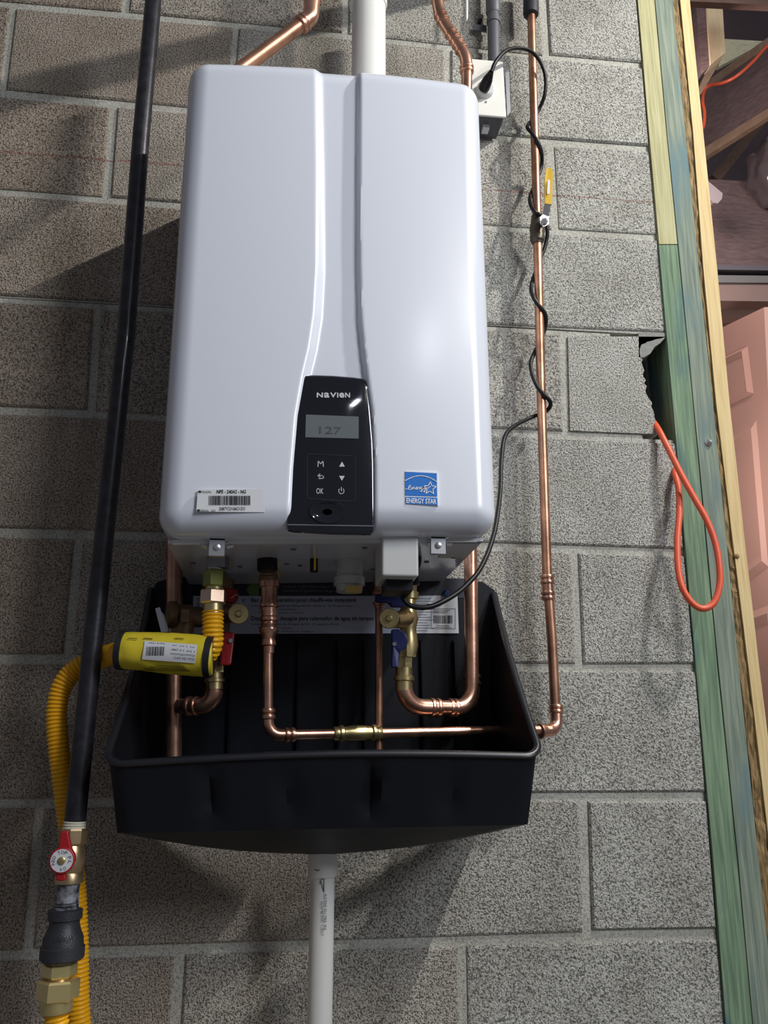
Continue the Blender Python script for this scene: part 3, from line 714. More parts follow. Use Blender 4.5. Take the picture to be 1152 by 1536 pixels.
ptext('- Facile à installer', 382, 915, 448, 915.2, Yw, INKG, pn, 2.6); ptext('- Raccord pour tuyau', 382, 920, 455, 920.2, Yw, INKG, pn, 2.6)
ptext('Depósito de desagüe para calentador de agua sin tanque', 377, 930.5, 560, 930.2, Yw, INK, pn, 6.2, 'lettering', .012)
ptext('Incluye un adaptador de desagüe de 2,0 - 3,0 pulg (5 - 8 cm)', 377, 937.5, 508, 937.5, Yw, INK, pn, 2.8)
ptext('- Fácil de instalar', 382, 943, 440, 943, Yw, INKG, pn, 2.6); ptext('- Protege contra fugas', 382, 948, 470, 948, Yw, INKG, pn, 2.6)
q = MB()
for k in range(13): strokes(q, [(624 - 8 * 0, 898 + k * 4), (646 + (k % 3) * 6 - (6 if k > 5 else 0), 898 + k * 4)], YLb - .0009, .8)
strokes(q, [(647, 913), (683, 913), (683, 943), (647, 943), (647, 913)], YLb - .0009, .5)
for k in range(3): strokes(q, [(651, 915.5 + k * 2), (675 - k * 3, 915.5 + k * 2)], YLb - .0009, .5)
strokes(q, [(655, 938.5), (674, 938.5)], YLb - .0009, .5); strokes(q, [(653, 941), (677, 941)], YLb - .0009, .5)
q.build('label_print', INKG, pn, False)
barcode(650.5, 923, 679, 935, YLb - .001, pn, 5)

# drain pipe
dpip = thing('drain_pipe', 'white plastic drain pipe running down from the black pan', 'pipe', at(485, 1600, -.1))
a, b = at(484, 1283, -.1), at(484, 1315, -.1); a.z += .004
MB().lathe(a, b, [(0, .0200), (.1, .0203), (.95, .0203), (1, .0190)], 32).build('hub', PVC, dpip)
bt = V((b.x, b.y, -1.55)); MB().tube([b + V((0, 0, .005)), bt], .0167, 28).build('pipe', PVC, dpip)
for body, x, y0, y1 in (('ASTM D1785 IN', 486.0, 1340, 1394), ('SCH 40 PVC 1-2017', 481.5, 1352, 1403)):
    a, b = at(x, y0, -.118), at(x, y1, -.118); text_mesh(body, (b - a).length, INKG, dpip, a, b - a, (1, 0, 0), 'lettering', pxr(4, a), .0005)
q = MB(); strokes(q, [(480, 1318), (486, 1319), (486, 1338), (481, 1320), (481, 1326)], -.1175, .8); strokes(q, [(472, 1304), (476, 1306), (479, 1305)], -.121, 1.2); q.build('pen_mark', INK, dpip, False)

# exhaust pipe on top
ex = thing('vent_pipe', 'wide white plastic vent pipe rising behind the top of the water heater', 'pipe', at(553, 110, -.12))
a = at(553.5, 120, -.12); a.z = .40; b = at(552, 6, -.12); tp = V((b.x, b.y, 1.25))
MB().tube([a, tp], .0302, 36).build('pipe', PVC, ex); MB().lathe(b + V((0, 0, -.006)), V((b.x, b.y, b.z + .09)), [(0, .0335), (.05, .0345), (1, .0345)], 36).build('hub', PVC, ex)

# ------------------------------------------------------------------ copper pipework
def press(mb, c, axis, r):                                # press-fit bead
    ring(mb, c, axis, r, .0022, .0035)
def pipe(name, label, pts, r, m, fittings=(), R=.022, cat='pipe'):
    root = thing(name, label, cat, pts[-1]); path = [V(pts[0])]
    for i in range(1, len(pts) - 1): path += fillet(pts[i - 1], pts[i], pts[i + 1], R)
    path.append(V(pts[-1])); MB().tube(path, r, 22).build('pipe', m, root)
    return root
def fitting(root, pts, r, m, beads=(), R=.02, name='fitting'):
    path = [V(pts[0])]
    for i in range(1, len(pts) - 1): path += fillet(pts[i - 1], pts[i], pts[i + 1], R)
    path.append(V(pts[-1])); mb = MB().tube(path, r, 24)
    for t, off in beads:
        if t == 0: c, ax = path[0], (path[1] - path[0]).normalized(); c = c + ax * off
        else: c, ax = path[-1], (path[-2] - path[-1]).normalized(); c = c + ax * off
        press(mb, c, ax, r)
    return mb.build(name, m, root)
def P(x, y, Y): return at(x, y, Y)

# left copper riser behind heater and pan
Yc = -.045
a = V((at(257, 850, Yc).x, Yc, -.19)); b = at(261, 1150, Yc); b.z -= .02
pipe('copper_pipe', 'thick copper pipe at the far left inside the pan, behind the yellow sleeve', [a + V((.07, 0, 0)), a, b], .0122, COPPER, R=.02)
# small dark tie hanging left of it
# right riser, U-bend to the cold valve
Yr = -.055
top = V((at(708, 860, Yr).x, Yr, -.13)); e1 = P(708, 1062, Yr - .01); e2 = P(606, 1060, -.10); vtop = P(606, 1008, -.10)
r1 = pipe('copper_pipe', 'bright copper pipe on the right that turns in a U up to the blue valve', [top + V((-.07, 0, 0)), top, e1, e2, vtop], .0108, COPPER, R=.032)
fitting(r1, [P(708, 1012, Yr), P(708, 1062, Yr - .01), P(672, 1062, Yr - .02)], .0122, COPPER, [(0, .004), (0, .014), (1, .004), (1, .012)], .032, 'elbow')
fitting(r1, [P(660, 1062, -.083), P(606, 1060, -.10), P(606, 1024, -.10)], .0124, COPPER, [(0, .004), (0, .014)], .03, 'elbow')
# thin centre pipe
Ym = -.10
a, b = P(568.5, 872, Ym), P(568, 1141, Ym); b.z -= .02
r2 = pipe('copper_pipe', 'thin copper pipe straight down the middle of the pan', [a + V((0, 0, .03)), b], .0058, COPPERD)
fitting(r2, [P(569, 866, Ym), P(569, 893, Ym)], .0085, COPPERD, [(0, .003), (1, .003)], name='coupling')
fitting(r2, [P(569, 902, Ym), P(569, 912, Ym)], .0078, COPPER, [(0, .003)], name='coupling')
# relief pipe: down from heater, across the pan, up the wall
Yq = -.15
ptop = P(402, 862, Yq); pb = P(402, 1103, Yq - .0); pc = P(640, 1099, -.12); pd = P(835, 1092, -.055); pe = P(832, 1050, -.045)
rq = thing('relief_pipe', 'copper pipe dropping from the heater and crossing the pan to the right', 'pipe', pb)
path = [ptop] + fillet(ptop, pb, pd, .018) + [P(826, 1094, -.057)]
MB().tube(path, .0068, 20).build('pipe', COPPER, rq)
c0, c1 = P(404, 870, Yq), P(403, 980, Yq)
mb = MB().lathe(c0, c1, [(0, .0125), (.02, .0145), (.10, .0145), (.11, .0118), (.30, .0112), (.33, .0132), (.37, .0132), (.39, .0112), (.50, .0112), (.52, .0128), (.56, .0128), (.58, .011), (.63, .0115), (.66, .0135), (.70, .0135), (.74, .0115), (.80, .0088), (.85, .0105), (.89, .0105), (.91, .008), (1, .0078)], 26)
mb.build('reducer', COPPER, rq)
fitting(rq, [P(402, 1062, Yq), pb, pb.lerp(pd, .085)], .0082, COPPER, [(0, .004), (0, .012), (1, .004), (1, .012)], .018, 'elbow')
a, b = pb.lerp(pd, .207), pb.lerp(pd, .365)
mb = MB().lathe(a, b, [(0, .0085), (.02, .0095), (.10, .0095), (.13, .0115), (.19, .0115), (.22, .0092), (.30, .0098), (.36, .0105), (.5, .0108), (.64, .0105), (.68, .0098), (.78, .0092), (.81, .0115), (.87, .0115), (.9, .0095), (.98, .0095), (1, .0085)], 24)
mb.build('brass_union', BRASS, rq)
# tall right pipe on the wall
YR = -.042
rt = thing('wall_pipe', 'slim copper pipe running up the block wall right of the heater', 'pipe', P(833, 1060, YR))
ppts = [P(796.5, 10, YR), P(801, 170, YR), P(806, 340, YR), P(812, 600, YR), P(820.5, 860, YR), P(828, 960, YR), P(833, 1062, YR)]
MB().tube(ppts, .0079, 20).build('pipe', COPPERD, rt)
fitting(rt, [P(820.5, 862, YR), P(822.5, 901, YR)], .0094, COPPER, [(0, .004), (0, .013), (1, .004), (1, .012)], name='coupling')
fitting(rt, [P(834, 1057, YR), P(835, 1094, YR - .004), P(809, 1097, -.062)], .0096, COPPER, [(0, .004), (0, .011), (1, .003)], .017, 'elbow')
a, b = P(796, -30, YR), P(796.5, 24, YR); MB().lathe(a, b, [(0, .014), (.9, .0155), (.97, .0145), (1, .009)], 20).build('insulation_cap', mat('foam_black', (.02, .021, .03), .6), rt)
# ball valve with yellow lever
bv_ = thing('ball_valve', 'dark brass ball valve with a yellow lever on the slim copper pipe', 'valve', P(805, 360, YR))
MB().lathe(P(806, 322, YR), P(806, 366, YR), [(0, .0095), (.12, .0115), (.25, .0115), (.3, .0125), (.5, .0145), (.7, .0125), (.74, .0135), (.9, .0125), (.93, .0105), (1, .0095)], 20).build('body', mat('valve_dark', (.10, .085, .065), .45, .7), bv_)
st_ = P(808, 342, YR); MB().tube([st_, st_ + V((.006, -.020, .006))], .0055, 14).build('stem', BRASSD, bv_)
lv = P(817, 331, YR - .028); ln = bv_
q = MB(); q.prism([P(810, 327, -.066), P(816, 319, -.066), P(823, 324, -.066), P(823, 337, -.066), P(815, 341, -.066), P(810, 336, -.066)], (0, -.002, 0)); q.prism([P(813.5, 322, -.066), P(822.5, 326, -.066), P(826, 306, -.078), P(817, 304, -.078)], (0, -.002, 0)); q.build('lever_arm', STEEL, bv_, False)
MB().lathe(P(817, 332, -.066), P(817, 332, -.074), [(0, .0065), (.6, .0065), (1, .004)], 6).build('nut', STEEL, bv_, False)
q = MB(); q.prism([P(816.5, 307, -.076), P(826.8, 308.5, -.076), P(828.5, 262, -.092), P(826.5, 255, -.094), P(821.5, 253, -.094), P(818, 256, -.093), P(816.5, 270, -.09)], (0, -.004, 0)); q.build('lever_grip', YELH, bv_, False)
q = MB(); q.prism([P(820.5, 291, -.0865), P(824.5, 291, -.0865), P(825, 270, -.0945), P(821.5, 270, -.0945)], (0, -.0004, 0)); q.build('grip_slot', STEEL, bv_, False)
# top copper pipes
r3 = thing('copper_pipe', 'copper pipe slanting up and right from behind the heater top left', 'pipe', P(368, 100, -.2))
pa, pb2, pc2 = P(318, 132, -.2), P(466, 26, -.2), P(474, -60, -.2)
pa = P(345, 116, -.2); pd0 = V((pa.x, pa.y, .40))
MB().tube([pd0] + fillet(pd0, pa, pb2, .012) + fillet(pa, pb2, pc2, .02) + [pc2], .0118, 22).build('pipe', COPPERD, r3)
fitting(r3, [pa.lerp(pb2, .86), pb2, pb2.lerp(pc2, .35)], .0135, COPPER, [(0, .003), (0, .011), (1, .004)], .02, 'elbow')
r4 = thing('copper_pipe', 'wavy run of copper elbows rising beside the white outlet plate', 'pipe', P(699, 135, -.12))
wp = [P(700, 140, -.12), P(699, 92, -.12), P(687, 66, -.12), P(666, 34, -.12), P(657, 8, -.12), P(656, -40, -.12)]
MB().tube(smooth_path(wp, .004), .0098, 22).build('pipe', COPPER, r4)
fp = smooth_path(wp, .004); mb = MB()
tot = len(fp)
mb.tube(fp[int(tot * .16):], .0110, 22)
for f_ in (.17, .21, .36, .40, .45, .49, .60, .65, .76, .80, .86):
    i = int(tot * f_); ring(mb, fp[i], fp[i + 1] - fp[i - 1], .0108, .0022, .0032)
mb.build('elbow_chain', COPPER, r4)

# ------------------------------------------------------------------ valves under the heater
cv = thing('isolation_valve', 'brass valve with blue handles on the right above the pan label', 'valve', P(608, 1010, -.10))
Yv = -.10
mb = MB()
mb.lathe(P(614, 872, Yv), P(612, 925, Yv), [(0, .012), (.3, .012), (.31, .015), (.5, .015), (.52, .011), (1, .0125)], 24)
mb.lathe(P(612, 915, Yv), P(612, 985, Yv), [(0, .013), (.2, .0155), (.4, .0125), (.55, .0135), (.75, .0155), (1, .0125)], 24)
mb.tube([P(612, 926, Yv), P(603, 929, Yv - .02), P(590, 930, -.135)], [.0135, .0130, .0125], 20)
mb.build('body', BRASS, cv)
MB().lathe(P(612, 860, Yv), P(614, 880, Yv), [(0, .015), (.9, .016), (1, .012)], 24).build('union_nut', RUBBER, cv)
MB().lathe(P(608, 968, Yv), P(608, 986, Yv), [(0, .0165), (1, .0165)], 6).build('hex_nut', BRASS, cv, False)
MB().lathe(P(606, 986, Yv), P(606, 1003, Yv), [(0, .0135), (.5, .0125), (1, .0125)], 6).build('hex_nut', BRASS, cv, False)
mb = MB().lathe(P(606, 1002, Yv), P(606, 1036, Yv), [(0, .0125), (.35, .0125), (.4, .0150), (.55, .0150), (.6, .0125), (1, .0125)], 22); mb.build('press_end', BRASS, cv)
# drain port cap
def cap(root, px, py, Yc_, ax, r, m):
    c = P(px, py, Yc_); ax = V(ax).normalized()
    o = MB().lathe(c, c + ax * .014, [(0, r * .8), (.05, r * .98), (.85, r), (1, r * .93)], 30).build('port_cap', m, root)
    MB().lathe(c + ax * .014, c + ax * .0185, [(0, r * .35), (.7, r * .33), (1, r * .22)], 14).build('cap_boss', m, o)
    MB().lathe(c - ax * .012, c, [(0, r * .72), (1, r * .8)], 8).build('port_neck', BRASS, root, False)
CAPB = mat('cap_brass', (.62, .50, .24), .4, .85, noise=.15, nscale=300)
cap(cv, 584, 928, -.158, (-.15, -1, -.12), .0145, CAPB)
# blue handles
mb = MB(); mb.prism([P(586, 945, -.125), P(598, 944, -.125), P(607, 950, -.125), P(611, 960, -.125), P(608, 972, -.125), P(601, 976, -.125), P(599, 982, -.125), P(596, 1002, -.128), P(586, 1002, -.128), P(587, 970, -.125)], (0, -.008, 0)); o = mb.build('blue_lever', BLUEP, cv, False)
b_ = o.modifiers.new('b', 'BEVEL'); b_.width = .002; b_.segments = 2
MB().lathe(P(591.5, 966, -.133), P(591.5, 966, -.137), [(0, .004), (1, .003)], 6).build('lever_screw', STEEL, cv, False)
mb = MB(); mb.prism([P(562, 893, -.125), P(590, 890, -.125), P(607, 896, -.125), P(607, 912, -.125), P(585, 912, -.125), P(583, 906, -.125), P(562, 905, -.125)], (0, -.012, 0)); o = mb.build('blue_lever', BLUEP, cv, False)
b_ = o.modifiers.new('b', 'BEVEL'); b_.width = .003; b_.segments = 2

# hot side
hv = thing('isolation_valve', 'brass valve with red handles on the left behind the yellow hose', 'valve', P(322, 1040, -.10))
mb = MB(); Yh = -.10
mb.lathe(P(341, 868, Yh), P(330, 930, Yh), [(0, .011), (.3, .011), (.31, .013), (1, .014)], 22)
mb.lathe(P(331, 915, Yh), P(323, 1000, Yh), [(0, .014), (.3, .016), (.6, .013), (1, .012)], 22)
mb.tube([P(330, 922, Yh), P(340, 922, Yh - .02), P(352, 921, -.135)], .0125, 20)
mb.tube([P(325, 922, Yh), P(308, 926, Yh)], .0135, 20)
mb.build('body', BRASSD, hv)
cap(hv, 357, 921, -.158, (.1, -1, -.12), .0145, CAPB)
MB().tube(smooth_path([P(347, 897, -.17), P(355, 892, -.175), P(361, 900, -.178), P(362, 919, -.178)], .003), .0006, 6).build('tether', STEEL, hv)
mb = MB(); mb.prism([P(332, 882, -.118), P(357, 886, -.118), P(358, 900, -.118), P(350, 907, -.118), P(336, 904, -.118), P(332, 903, -.118)], (0, -.012, 0)); o = mb.build('red_lever', REDP, hv, False)
b_ = o.modifiers.new('b', 'BEVEL'); b_.width = .003; b_.segments = 2
mb = MB(); mb.prism([P(334, 950, -.118), P(339, 948, -.118), P(352, 950, -.118), P(351, 965, -.118), P(347, 997, -.12), P(343, 999, -.12), P(331, 998, -.12)], (0, -.009, 0)); o = mb.build('red_lever', REDP, hv, False)
b_ = o.modifiers.new('b', 'BEVEL'); b_.width = .002; b_.segments = 2
MB().lathe(P(346, 961, -.127), P(346, 961, -.131), [(0, .0042), (1, .003)], 12).build('lever_screw', STEEL, hv)
MB().lathe(P(323, 999, Yh), P(323, 1009, Yh), [(0, .0135), (1, .0135)], 6).build('hex_nut', BRASS, hv, False)
MB().lathe(P(322, 1006, Yh), P(322, 1034, Yh), [(0, .0118), (.42, .0118), (.46, .0140), (.6, .0140), (.64, .0118), (1, .0118)], 22).build('press_end', BRASS, hv)
r5 = thing('copper_pipe', 'short copper elbow from the red valve into the thick left pipe', 'pipe', P(280, 1060, -.08))
a, b, c = P(322, 1030, -.10), P(320, 1058, -.10), P(268, 1059, -.07)
MB().tube([a] + fillet(a, b, c, .02) + [c], .0105, 20).build('pipe', COPPER, r5)
fitting(r5, [P(322, 1036, -.10), P(320, 1058, -.10), P(282, 1059, -.078)], .0120, COPPER, [(1, .003), (1, .014)], .02, 'elbow')
# relief valve
rv = thing('relief_valve', 'round brass relief valve with a metal lever left of the red valve', 'valve', P(275, 945, -.12))
mb = MB().lathe(P(250, 921, -.135), P(312, 927, -.115), [(0, .010), (.02, .0185), (.18, .0200), (.22, .0190), (.25, .0160), (.55, .0165), (.57, .0140), (.75, .0150), (1, .013)], 24)
mb.lathe(P(276, 930, -.125), P(272, 955, -.125), [(0, .016), (1, .0150)], 20); mb.build('body', BRASSD, rv)
MB().box(P(278, 924, -.148), (.012, .006, .018)).build('boss', BRASSD, rv, False)
q = MB(); q.prism([P(233, 913, -.15), P(240, 911, -.15), P(252, 948, -.15), P(242, 949, -.15)], (0, -.002, 0)); q.prism([P(241, 916, -.145), P(246, 922, -.145), P(254, 948, -.145), P(250, 948, -.145)], (0, -.003, 0)); q.build('test_lever', STEEL, rv, False)

# copper and brass at the filter outlet
of = thing('outlet_nipple', 'brass nipple under the round black filter knob', 'fitting', P(402, 868, -.15))
MB().lathe(P(402, 855, -.155), P(403, 871, -.15), [(0, .0110), (.4, .011), (.45, .013), (1, .013)], 22).build('nipple', BRASSD, of)
MB().lathe(P(417, 846, -.13), P(417, 866, -.13), [(0, .004), (1, .004)], 12).build('bleed_pin', BRASS, of)

# ------------------------------------------------------------------ gas line
gc = thing('gas_connector', 'brass hex nuts joining the yellow hose to the heater underside', 'fitting', P(320, 918, -.22))
Yg = -.22
MB().lathe(P(327, 834, Yg), P(326, 853, Yg), [(0, .0155), (1, .0155)], 6, .3).build('inlet_hex', mat('cast_grey', (.30, .30, .33), .45, .7), gc, False)
MB().lathe(P(325, 853, Yg), P(324, 857, Yg), [(0, .0125), (1, .0125)], 20).build('inlet_thread', STEEL, gc)
MB().lathe(P(323.5, 855.5, Yg), P(322, 881, Yg), [(0, .0145), (.08, .0160), (.92, .0160), (1, .0145)], 6, .3).build('olive_nut', BRASSG, gc, False)
MB().lathe(P(322, 880, Yg), P(321, 887, Yg), [(0, .012), (1, .012)], 20).build('thread', BRASS, gc)
MB().lathe(P(320.5, 885, Yg), P(319.5, 906, Yg), [(0, .0160), (.1, .0178), (.9, .0178), (1, .0160)], 6, .1).build('pink_nut', BRASSP, gc, False)
MB().lathe(P(319.5, 905, Yg), P(319.3, 920, Yg), [(0, .0130), (1, .0130)], 24).build('collar', BRASS, gc)
hose_pts = [P(319.3, 917, -.22), P(319.5, 945, -.22), P(318, 968, -.215), P(306, 984, -.205), P(285, 984, -.2), P(235, 978, -.2), P(185, 977, -.19), P(150, 988, -.15), P(115, 1003, -.145), P(93, 1030, -.145), P(85, 1070, -.145), P(88, 1120, -.145), P(96, 1180, -.14), P(106, 1260, -.13), P(113, 1340, -.125), P(116, 1420, -.125), P(117, 1500, -.125), P(118, 1600, -.125)]
e = hose_pts[-1]; f_ = P(82, 1560, -.19)
hose_pts += [V((e.x, e.y, -1.15)), V((e.x - .01, e.y - .01, -1.28)), V(((e.x + f_.x) / 2, -.16, -1.34)), V((f_.x, f_.y, -1.28)), V((f_.x, f_.y, -1.1)), P(83, 1590, -.187), P(84, 1514, -.185)]
pth, rad = corrugated(hose_pts, .0135)
hs = MB().tube(pth, rad, 18).build('gas_hose', YEL, None, True, 80); tag(hs, 'yellow corrugated gas hose looping from the heater down behind the black pipe', 'hose')
# sleeve
sl = thing('hose_sleeve', 'yellow printed sleeve with a white barcode sticker wrapped around the hose', 'sleeve', P(250, 980, -.21))
sp_ = [P(181, 975, -.208), P(200, 976, -.212), P(240, 979, -.214), P(280, 982, -.216), P(312, 985, -.222), P(320, 985, -.222)]
sr = [.0235, .0245, .0262, .0272, .0262, .0225]
pth2 = []; r2_ = []
for i in range(5):
    for k in range(8):
        t = k / 8; pth2.append(sp_[i].lerp(sp_[i + 1], t)); r2_.append(sr[i] + (sr[i + 1] - sr[i]) * t)
mb = MB().tube(pth2, r2_, 32)
for v in mb.v:
    v += V((0, 1, .6)) * .0018 * mn.noise(v * 60)
mb.build('wrap', YLAB, sl)
for a, rr2 in ((sp_[0].lerp(sp_[1], .1), .0258), (sp_[4].lerp(sp_[5], .3), .0274)):
    ax = (sp_[5] - sp_[0]).normalized()
    MB().tube([a - ax * .004, a + ax * .004], rr2, 32).build('black_band', INK, sl)
# curved sticker + print on sleeve
def on_sleeve(px, py, lift=.0006):
    t = (px - 181) / (320 - 181); c = sp_[0].lerp(sp_[5], t); k = (px - 181) / 139 * 5
    r = .0273 + lift
    # intersect ray with cylinder around local axis
    d = (CAMR @ V(((px - 576) / F, -(py - 768) / F, -1))).normalized()
    ax = (sp_[4] - sp_[1]).normalized(); o_ = CAMP - sp_[2]; dd = d - ax * d.dot(ax); oo = o_ - ax * o_.dot(ax)
    A_, B_, C_ = dd.dot(dd), 2 * dd.dot(oo), oo.dot(oo) - r * r; D_ = B_ * B_ - 4 * A_ * C_
    tt = (-B_ - math.sqrt(max(D_, 0))) / (2 * A_); return CAMP + d * tt
def curved_patch(quad, nx, ny, lift, m, name, parent):
    vs = []; 
    for j in range(ny + 1):
        for i in range(nx + 1):
            u, v_ = i / nx, j / ny
            a = V(quad[0]).lerp(V(quad[1]), u); b = V(quad[3]).lerp(V(quad[2]), u); q_ = a.lerp(b, v_); vs.append(on_sleeve(q_.x, q_.y, lift))
    return MB().add(vs, [(j * (nx + 1) + i, j * (nx + 1) + i + 1, (j + 1) * (nx + 1) + i + 1, (j + 1) * (nx + 1) + i) for j in range(ny) for i in range(nx)]), name
mbp, _ = curved_patch([(217, 961), (296, 967), (293, 995), (213, 989)], 16, 6, .0006, None, '', sl); stk = mbp.build('sticker', PAPER, sl)
rnd = random.Random(4); mb = MB(); x = 219
while x < 246:
    w_ = rnd.choice((.7, 1, 1.6)); q_, _ = curved_patch([(x + 1, 970), (x + 1 + w_, 970), (x + w_, 983.5), (x, 983.3)], 1, 4, .001, None, '', sl); mb.add(q_.v, q_.f); x += w_ + rnd.choice((.8, 1.2))
mb.build('barcode', INK, stk, False)
for body, x1_, y1_, x0_, y0_, h in (('02016 15409', 247, 964.5, 223, 963, 3.2), ('3/4" x 3/4", FIP', 292, 970, 258, 966.5, 3), ('1 3/4" 1.5 (38)"', 292, 976, 256, 972.5, 3), ('Pressure/Connect', 292, 982, 256, 979, 3), ('Hose, Gas 3/4 C', 292, 987.5, 261, 984.5, 3.4)):
    a, b = on_sleeve(x1_, y1_, .0012), on_sleeve(x0_, y0_, .0012); text_mesh(body, (b - a).length, INK, stk, a, b - a, V((0, .3, -1)), 'lettering', pxr(h, a), .0004)
mb = MB()
for k in range(4):
    q_, _ = curved_patch([(232 - k * 8, 997.5 + k * 2.6), (276 + k * 3, 999.5 + k * 2.2), (276 + k * 3, 1000.3 + k * 2.2), (232 - k * 8, 998.3 + k * 2.6)], 12, 1, .0006, None, '', sl); mb.add(q_.v, q_.f)
for x in (192, 215, 262): 
    q_, _ = curved_patch([(x, 956.5), (x + 14, 957.5), (x + 14, 958.6), (x, 957.6)], 6, 1, .0008, None, '', sl); mb.add(q_.v, q_.f)
mb.build('sleeve_print', INK, sl, False)['kind'] = 'stuff'

# black iron gas pipe
Yb = -.185
gp = thing('gas_pipe', 'long black iron gas pipe standing left of the water heater', 'pipe', P(112, 1234, Yb))
MB().tube([P(236.5, -60, Yb), P(230, 0, Yb), P(212, 200, Yb), P(189, 500, Yb), P(162, 750, Yb), P(137, 985, Yb), P(112.5, 1232, Yb)], .0133, 26).build('pipe', IRON, gp)
MB().lathe(P(112.5, 1231, Yb), P(111, 1244, Yb), [(0, .0130), (.2, .0140), (.35, .0132), (.5, .0144), (.65, .0134), (.8, .0146), (1, .0150)], 24).build('thread_tape', TAPE, gp)
gv = thing('gas_valve', 'brass gas valve with a red handle and round white disc, below the black pipe', 'valve', P(103, 1326, Yb))
VB = mat('valve_brass', (.62, .46, .27), .35, .9, noise=.2)
MB().lathe(P(111, 1242, Yb), P(108, 1268, Yb), [(0, .0165), (.1, .0178), (.85, .0178), (1, .0150)], 8).build('hex_end', VB, gv, False)
MB().lathe(P(108, 1266, Yb), P(103, 1326, Yb), [(0, .014), (.15, .0165), (.45, .018), (.7, .0155), (.75, .0170), (.97, .0170), (1, .013)], 22).build('body', VB, gv)
a = P(104, 1291, Yb); b = P(93, 1290, -.222)
MB().lathe(a, b, [(0, .010), (1, .008)], 16).build('stem', VB, gv)
yh = -.224
q = MB()
for pts in ([P(92.5, 1246, yh), P(104, 1245.5, yh), P(109, 1272, yh), P(114, 1280, yh), P(115, 1290, yh), P(108, 1300, yh), P(100, 1308, yh), P(101, 1318, yh), P(97, 1321, yh), P(86, 1320, yh), P(84, 1306, yh), P(78, 1296, yh), P(78, 1286, yh), P(83, 1276, yh), P(90, 1270, yh)],): q.prism(pts, (0, -.007, 0))
o = q.build('red_handle', REDP, gv, False); b_ = o.modifiers.new('b', 'BEVEL'); b_.width = .0018; b_.segments = 2
dc = P(93.5, 1290.5, yh - .007)
MB().lathe(dc, dc + V((0, -.003, 0)), [(0, .0150), (.8, .0150), (1, .014)], 30).build('disc_rim', REDP, gv)
dw = MB().lathe(dc + V((0, -.003, 0)), dc + V((0, -.0036, 0)), [(0, .0130), (1, .0130)], 30).build('white_disc', PAPER, gv)
MB().lathe(dc + V((0, -.003, 0)), dc + V((0, -.006, 0)), [(0, .0048), (.7, .0045), (1, .003)], 12).build('centre_screw', BRASS, gv)
dcc = dc + V((0, -.0039, 0))
for ch, ang in zip('REDTOPFLOW', (200, 178, 156, 112, 88, 64, 20, -10, -62, -88)):
    th = math.radians(ang); u = V((math.cos(th), 0, math.sin(th))); xd = V((math.sin(th), 0, -math.cos(th)))
    if ang < 0 and ang < -40: pass
    text_mesh(ch, .0032, INKG, dw, dcc + u * .0078 - xd * .0016, xd, u, 'lettering', .0038, .0002)
nip = thing('pipe_nipple', 'short threaded black nipple smeared with sealant between valve and coupling', 'fitting', P(100, 1366, Yb))
MB().lathe(P(103, 1324, Yb), P(99, 1368, Yb), [(0, .0135), (.1, .0142), (.2, .0135), (.6, .0138), (.65, .0146), (.7, .0138), (.75, .0150), (.8, .0142), (.85, .0152), (1, .0150)], 22).build('nipple', mat('sealant_iron', (.30, .32, .36), .5, .2, col2=(.02, .02, .025), nscale=110), nip)
rc = thing('reducing_coupling', 'bell shaped dark grey iron reducer coupling above the brass hex nuts', 'fitting', P(93, 1438, Yb))
MB().lathe(P(98.5, 1363, Yb), P(92.5, 1440, Yb), [(0, .0170), (.02, .0205), (.20, .0205), (.22, .0180), (.30, .0180), (.42, .0200), (.55, .0235), (.72, .0245), (.74, .0262), (.96, .0262), (1, .0235)], 32).build('body', GREYI, rc)
a = P(84, 1418, Yb - .0255); text_mesh('WARD', pxr(27, a), mat('cast_letter', (.03, .03, .036), .4), rc, P(111, 1404, Yb - .0253), V((-1, 0, .0)), V((0, 0, -1)), 'cast_lettering', pxr(7, a), .0012)
bn = thing('hose_coupling', 'stacked brass hex nuts joining the dark reducer to the lower yellow hose', 'fitting', P(86, 1506, Yb))
MB().lathe(P(92.5, 1438, Yb), P(92, 1446, Yb), [(0, .0150), (1, .0150)], 22).build('thread', BRASS, bn)
MB().lathe(P(90.5, 1444, Yb), P(89, 1465, Yb), [(0, .0185), (.12, .0205), (.85, .0205), (1, .018)], 6, .25).build('small_hex', mat('brass_bright', (.88, .74, .36), .32, .85), bn, False)
MB().lathe(P(89, 1463, Yb), P(88.5, 1472, Yb), [(0, .014), (1, .014)], 22).build('neck', BRASSP, bn)
MB().lathe(P(88.5, 1468, Yb), P(85.5, 1499, Yb), [(0, .0225), (.1, .0250), (.92, .0250), (1, .0225)], 6, .25).build('large_hex', MATS['brass_bright'], bn, False)
MB().lathe(P(85, 1497, Yb), P(84, 1518, Yb), [(0, .0190), (.9, .0190), (1, .0180)], 24).build('sleeve', MATS['brass_bright'], bn)

